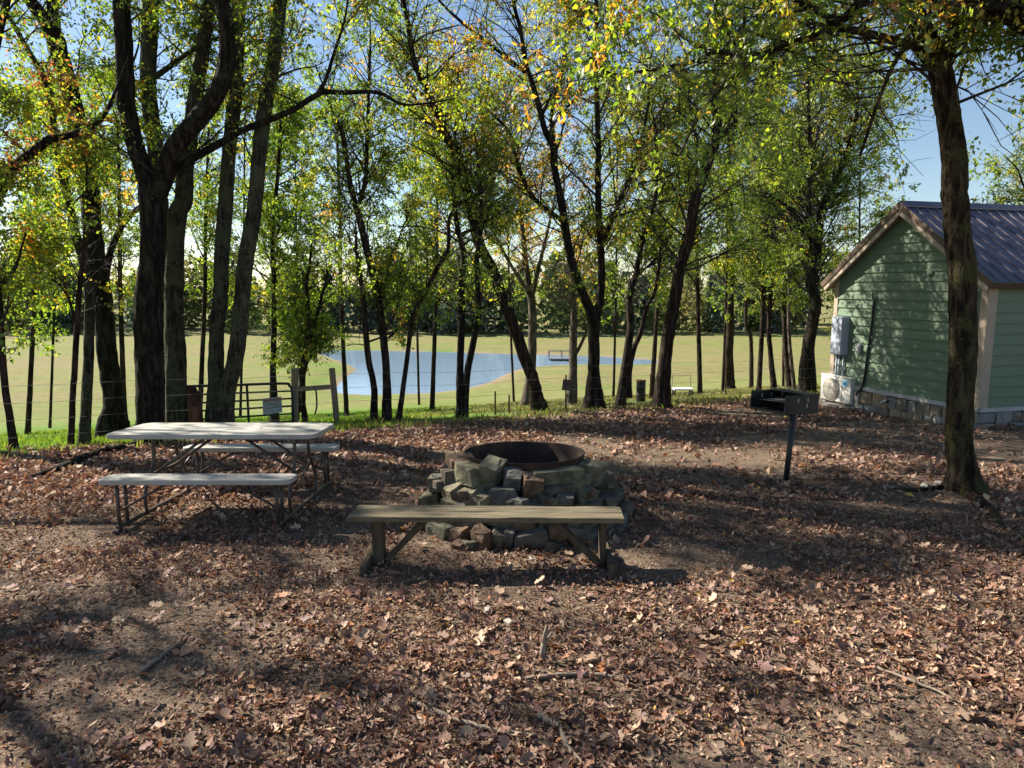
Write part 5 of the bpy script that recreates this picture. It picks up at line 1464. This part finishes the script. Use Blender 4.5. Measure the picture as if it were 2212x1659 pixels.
small = [simple(c, w_, i) for i, (c, w_) in enumerate(((0.3, 0.16), (0.7, 0.2), (0.5, 0.12), (0.9, 0.24), (0.2, 0.28), (1.1, 0.18)))]
tin = [tiny(0.3, 0.22), tiny(0.7, 0.3), tiny(0.5, 0.14)]
def place(xy): return np.column_stack([xy, terr(xy[:, 0], xy[:, 1])])
parts = []
def add(tm, n, y0, y1, s0, s1, tilt, power, lift):
    p = place(sample_yard(n, y0, y1, rl, power)); sz = rl.uniform(s0, s1, n) * rl.choice([0.75, 1, 1.25], n)
    parts.append(scatter(tm, p, sz, rl, tilt, rl.uniform(0, lift, n)))
add(small, 50000, 2.2, 7.5, 0.02, 0.046, 0.55, 1.0, 0.03)
add(big, 2600, 2.2, 7.5, 0.045, 0.085, 0.4, 1.0, 0.03)
add(tin, 40000, 6.5, 19.0, 0.05, 0.10, 0.45, 1.0, 0.02)
add(small, 9000, 6.5, 13.0, 0.05, 0.09, 0.45, 1.0, 0.03)
p = place(sample_yard(55000, 2.0, 7.5, rl, 1.0, use_mask=False)); parts.append(scatter(tin, p, rl.uniform(0.010, 0.03, 55000), rl, 0.4, np.zeros(55000)))
Vs, Fs, Cs, o = [], [], [], 0
for V, F, C in parts:
    Vs.append(V); Fs.append(F + o); Cs.append(C); o += len(V)
lit = mesh_obj('fallen_leaves', np.concatenate(Vs), np.concatenate(Fs), M['litter'], col=np.concatenate(Cs))
tag(lit, 'brown fallen leaves covering the yard', 'leaves', None, 'stuff')
# the largest single leaves lie on top, one object each
p = place(sample_yard(260, 2.3, 5.2, rl, 0.9)); sz = rl.uniform(0.055, 0.10, 260)
protos = []
for k in range(12):
    V, F, C = scatter(big, np.zeros((1, 3)), np.array([1.0]), rl, 0.22, np.array([0.12]))
    me = mesh_obj('fallen_leaf', V, F, M['litter'], None, col=C); protos.append(me.data); bpy.data.objects.remove(me)
for i in range(260):
    o_ = bpy.data.objects.new('fallen_leaf', protos[i % 12]); COL.objects.link(o_); o_.parent = g_obj
    o_.location = p[i] + [0, 0, 0.012]; o_.scale = [sz[i]] * 3; o_.rotation_euler = (0, 0, rl.uniform(0, 6.28))

# sticks and roots
M['stick'] = grain('dead_stick', (0.16, 0.12, 0.09), (0.34, 0.28, 0.21), 9, 0.9, 0.4)
def stick(name, px, wd, label, cat, mat='stick', sink=0.3, group=None):
    pts = []
    for x, y in px:
        g = ground(x, y); g[2] += 0.5 * wd * (1 - sink) + 0.006; pts.append(g)
    P = catmull(np.array(pts), 5); P[:, 2] += rl.normal(0, 0.003, len(P))
    r = np.interp(np.linspace(0, 1, len(P)), [0, 0.1, 0.6, 1], [0.9, 1, 0.8, 0.35]) * wd / 2
    o = tube(name, P, r, M[mat], None, 9, True, 0.12, 3, origin=P[0])
    tag(o, label, cat, group)
stick('tree_root', [(2078, 1066), (2110, 1085), (2135, 1105), (2165, 1148)], 0.11, 'pale surface root running from the mossy trunk', 'root', 'bark_moss', 0.6)
stick('tree_root', [(2052, 1052), (1990, 1062), (1930, 1060)], 0.045, 'thin root reaching left from the mossy trunk', 'root', 'bark_moss', 0.5)
stick('tree_root', [(270, 975), (215, 985), (165, 1003), (120, 1022), (60, 1040)], 0.13, 'dark surface root snaking left from the largest trunk', 'root', 'bark_dark', 0.5)
stick('tree_root', [(1170, 1560), (1205, 1580), (1230, 1625), (1260, 1659)], 0.03, 'knobbly exposed root at the bottom centre', 'root', 'stick', 0.3)
stick('tree_root', [(1130, 1478), (1250, 1462), (1330, 1470), (1420, 1480), (1500, 1490)], 0.022, 'long thin grey root lying right of the forked stub', 'root', 'stick', 0.3)
stick('fallen_stick', [(870, 1520), (930, 1545), (1000, 1570), (1080, 1590), (1160, 1600)], 0.026, 'long mottled stick at the bottom left of centre', 'stick')
stick('fallen_stick', [(300, 1460), (345, 1430), (380, 1400), (405, 1375)], 0.022, 'greenish stick half buried in the leaves at left', 'stick')
stick('fallen_stick', [(1560, 1340), (1590, 1332), (1625, 1325)], 0.016, 'thin dark stick under the right shade band', 'stick')
stick('fallen_stick', [(1870, 1440), (1940, 1470), (2010, 1500), (2090, 1535)], 0.018, 'pale slanting stick at lower right', 'stick')
stick('fallen_stick', [(1650, 1195), (1710, 1180), (1770, 1172)], 0.014, 'fine twig on the dark ground below the grill', 'stick')
stick('fallen_stick', [(1440, 905), (1490, 915), (1560, 918)], 0.03, 'low dark branch on the leaves before the brown trunk', 'stick', 'bark_brown')
stick('fallen_stick', [(1225, 868), (1238, 884), (1262, 890), (1290, 891)], 0.025, 'pale bent pipe lying by the forked trunk', 'pipe')
# forked stub standing up
g = ground(1172, 1432)
e = empty('forked_stub', g, 'small forked twig stub standing upright before the bench', 'twig')
q = np.array(g)
tube('stem', [q - [0, 0, 0.03], q + [0.0, 0, 0.05], q + [0.005, 0, 0.10]], [0.016, 0.015, 0.013], M['stick'], e, 8)
tube('prong', [q + [0.005, 0, 0.09], q + [0.008, 0, 0.14], q + [0.02, 0.01, 0.20]], [0.011, 0.009, 0.006], M['stick'], e, 8)
tube('prong', [q + [0.005, 0, 0.09], q + [0.03, 0, 0.125], q + [0.05, 0.01, 0.16]], [0.010, 0.008, 0.006], M['stick'], e, 8)
# loose stones
M['pale_stone'] = grain('pale_stone', (0.36, 0.33, 0.27), (0.5, 0.47, 0.40), 8, 0.9, 0.4)
for i, (x, y, s_, lb) in enumerate(((1100, 1352, 0.055, 'pale squared stone half way to the bench'), (1055, 1322, 0.06, 'grey flat stone left of the forked stub'), (1150, 1213, 0.06, 'upright pale stone chip under the bench'),
                                   (2000, 1056, 0.12, 'flat pale rock beside the mossy trunk'), (2025, 1048, 0.09, 'smaller rock touching the mossy trunk'), (1690, 1052, 0.07, 'small rock at the foot of the grill post'))):
    g = ground(x, y)
    bm = rock_bm(g + [0, 0, s_ * 0.15], (s_, s_ * 0.7, s_ * 0.5), Matrix.Rotation(rl.uniform(0, 3), 3, 'Z'), rl, 0.2, 0.1)
    tag(bm_obj('loose_stone', bm, M['pale_stone'], None, origin=g), lb, 'stone')

# grass blades at the edge of the yard and on the near slope
def grass(name, n, e0, e1, hmin, hmax, cols, seed, label, xr=(-14, 12), wid=0.006, power=1.5):
    rng = np.random.default_rng(seed)
    ee = e0 + (e1 - e0) * rng.random(n) ** power; x = rng.uniform(*xr, n); y = 13.2 + 0.6 * x + ee * 1.166
    ok = (y > 3) & (np.abs(x) < 0.85 * y + 0.5); x, y = x[ok], y[ok]
    k = rng.random(len(x)) < np.clip(2.2 * vnoise(x, y, 0.9, 31) - 0.3, 0.08, 1); x, y = x[k], y[k]; n = len(x)
    z = terr(x, y); h = rng.uniform(hmin, hmax, n)
    a = rng.uniform(0, 2 * np.pi, n); b = rng.uniform(0, 2 * np.pi, n); ln = rng.uniform(0.15, 0.7, n) * h
    w_ = wid * rng.uniform(0.7, 1.4, n) * (1 + y / 12)
    p = np.stack([x, y, z - 0.01], -1); s = np.stack([np.cos(a) * w_, np.sin(a) * w_, 0 * a], -1)
    tip = p + np.stack([np.cos(b) * ln, np.sin(b) * ln, h], -1); mid = p + np.stack([np.cos(b) * ln * 0.3, np.sin(b) * ln * 0.3, h * 0.6], -1)
    V = np.stack([p - s, p + s, mid + s * 0.7, mid - s * 0.7, tip], 1).reshape(-1, 3); i = np.arange(n)[:, None] * 5
    F3 = i + [3, 2, 4]; F4 = i + [0, 1, 2, 3]
    C = np.repeat(np.array(cols)[rng.integers(0, len(cols), n)] * rng.uniform(0.7, 1.3, (n, 1)), 5, axis=0)
    tag(mesh_obj(name, V, [F4, F3], M['blade'], col=C), label, 'grass', None, 'stuff')
GC = [(0.13, 0.21, 0.025), (0.18, 0.28, 0.035), (0.26, 0.29, 0.06), (0.10, 0.16, 0.022)]
DC = [(0.27, 0.235, 0.11), (0.22, 0.19, 0.08), (0.20, 0.19, 0.06)]
grass('green_grass', 45000, -0.1, 9, 0.03, 0.10, GC, 5, 'bright green grass on the slope behind the gate', xr=(-14, -2.0), wid=0.005)
grass('dry_grass', 25000, -0.1, 9, 0.03, 0.09, DC, 6, 'dry straw coloured grass beyond the fence', xr=(-3, 12), wid=0.005)
grass('edge_weeds', 1800, -0.7, 0.5, 0.06, 0.2, DC + DC + GC, 8, 'tufts of weeds along the fence line', wid=0.006)
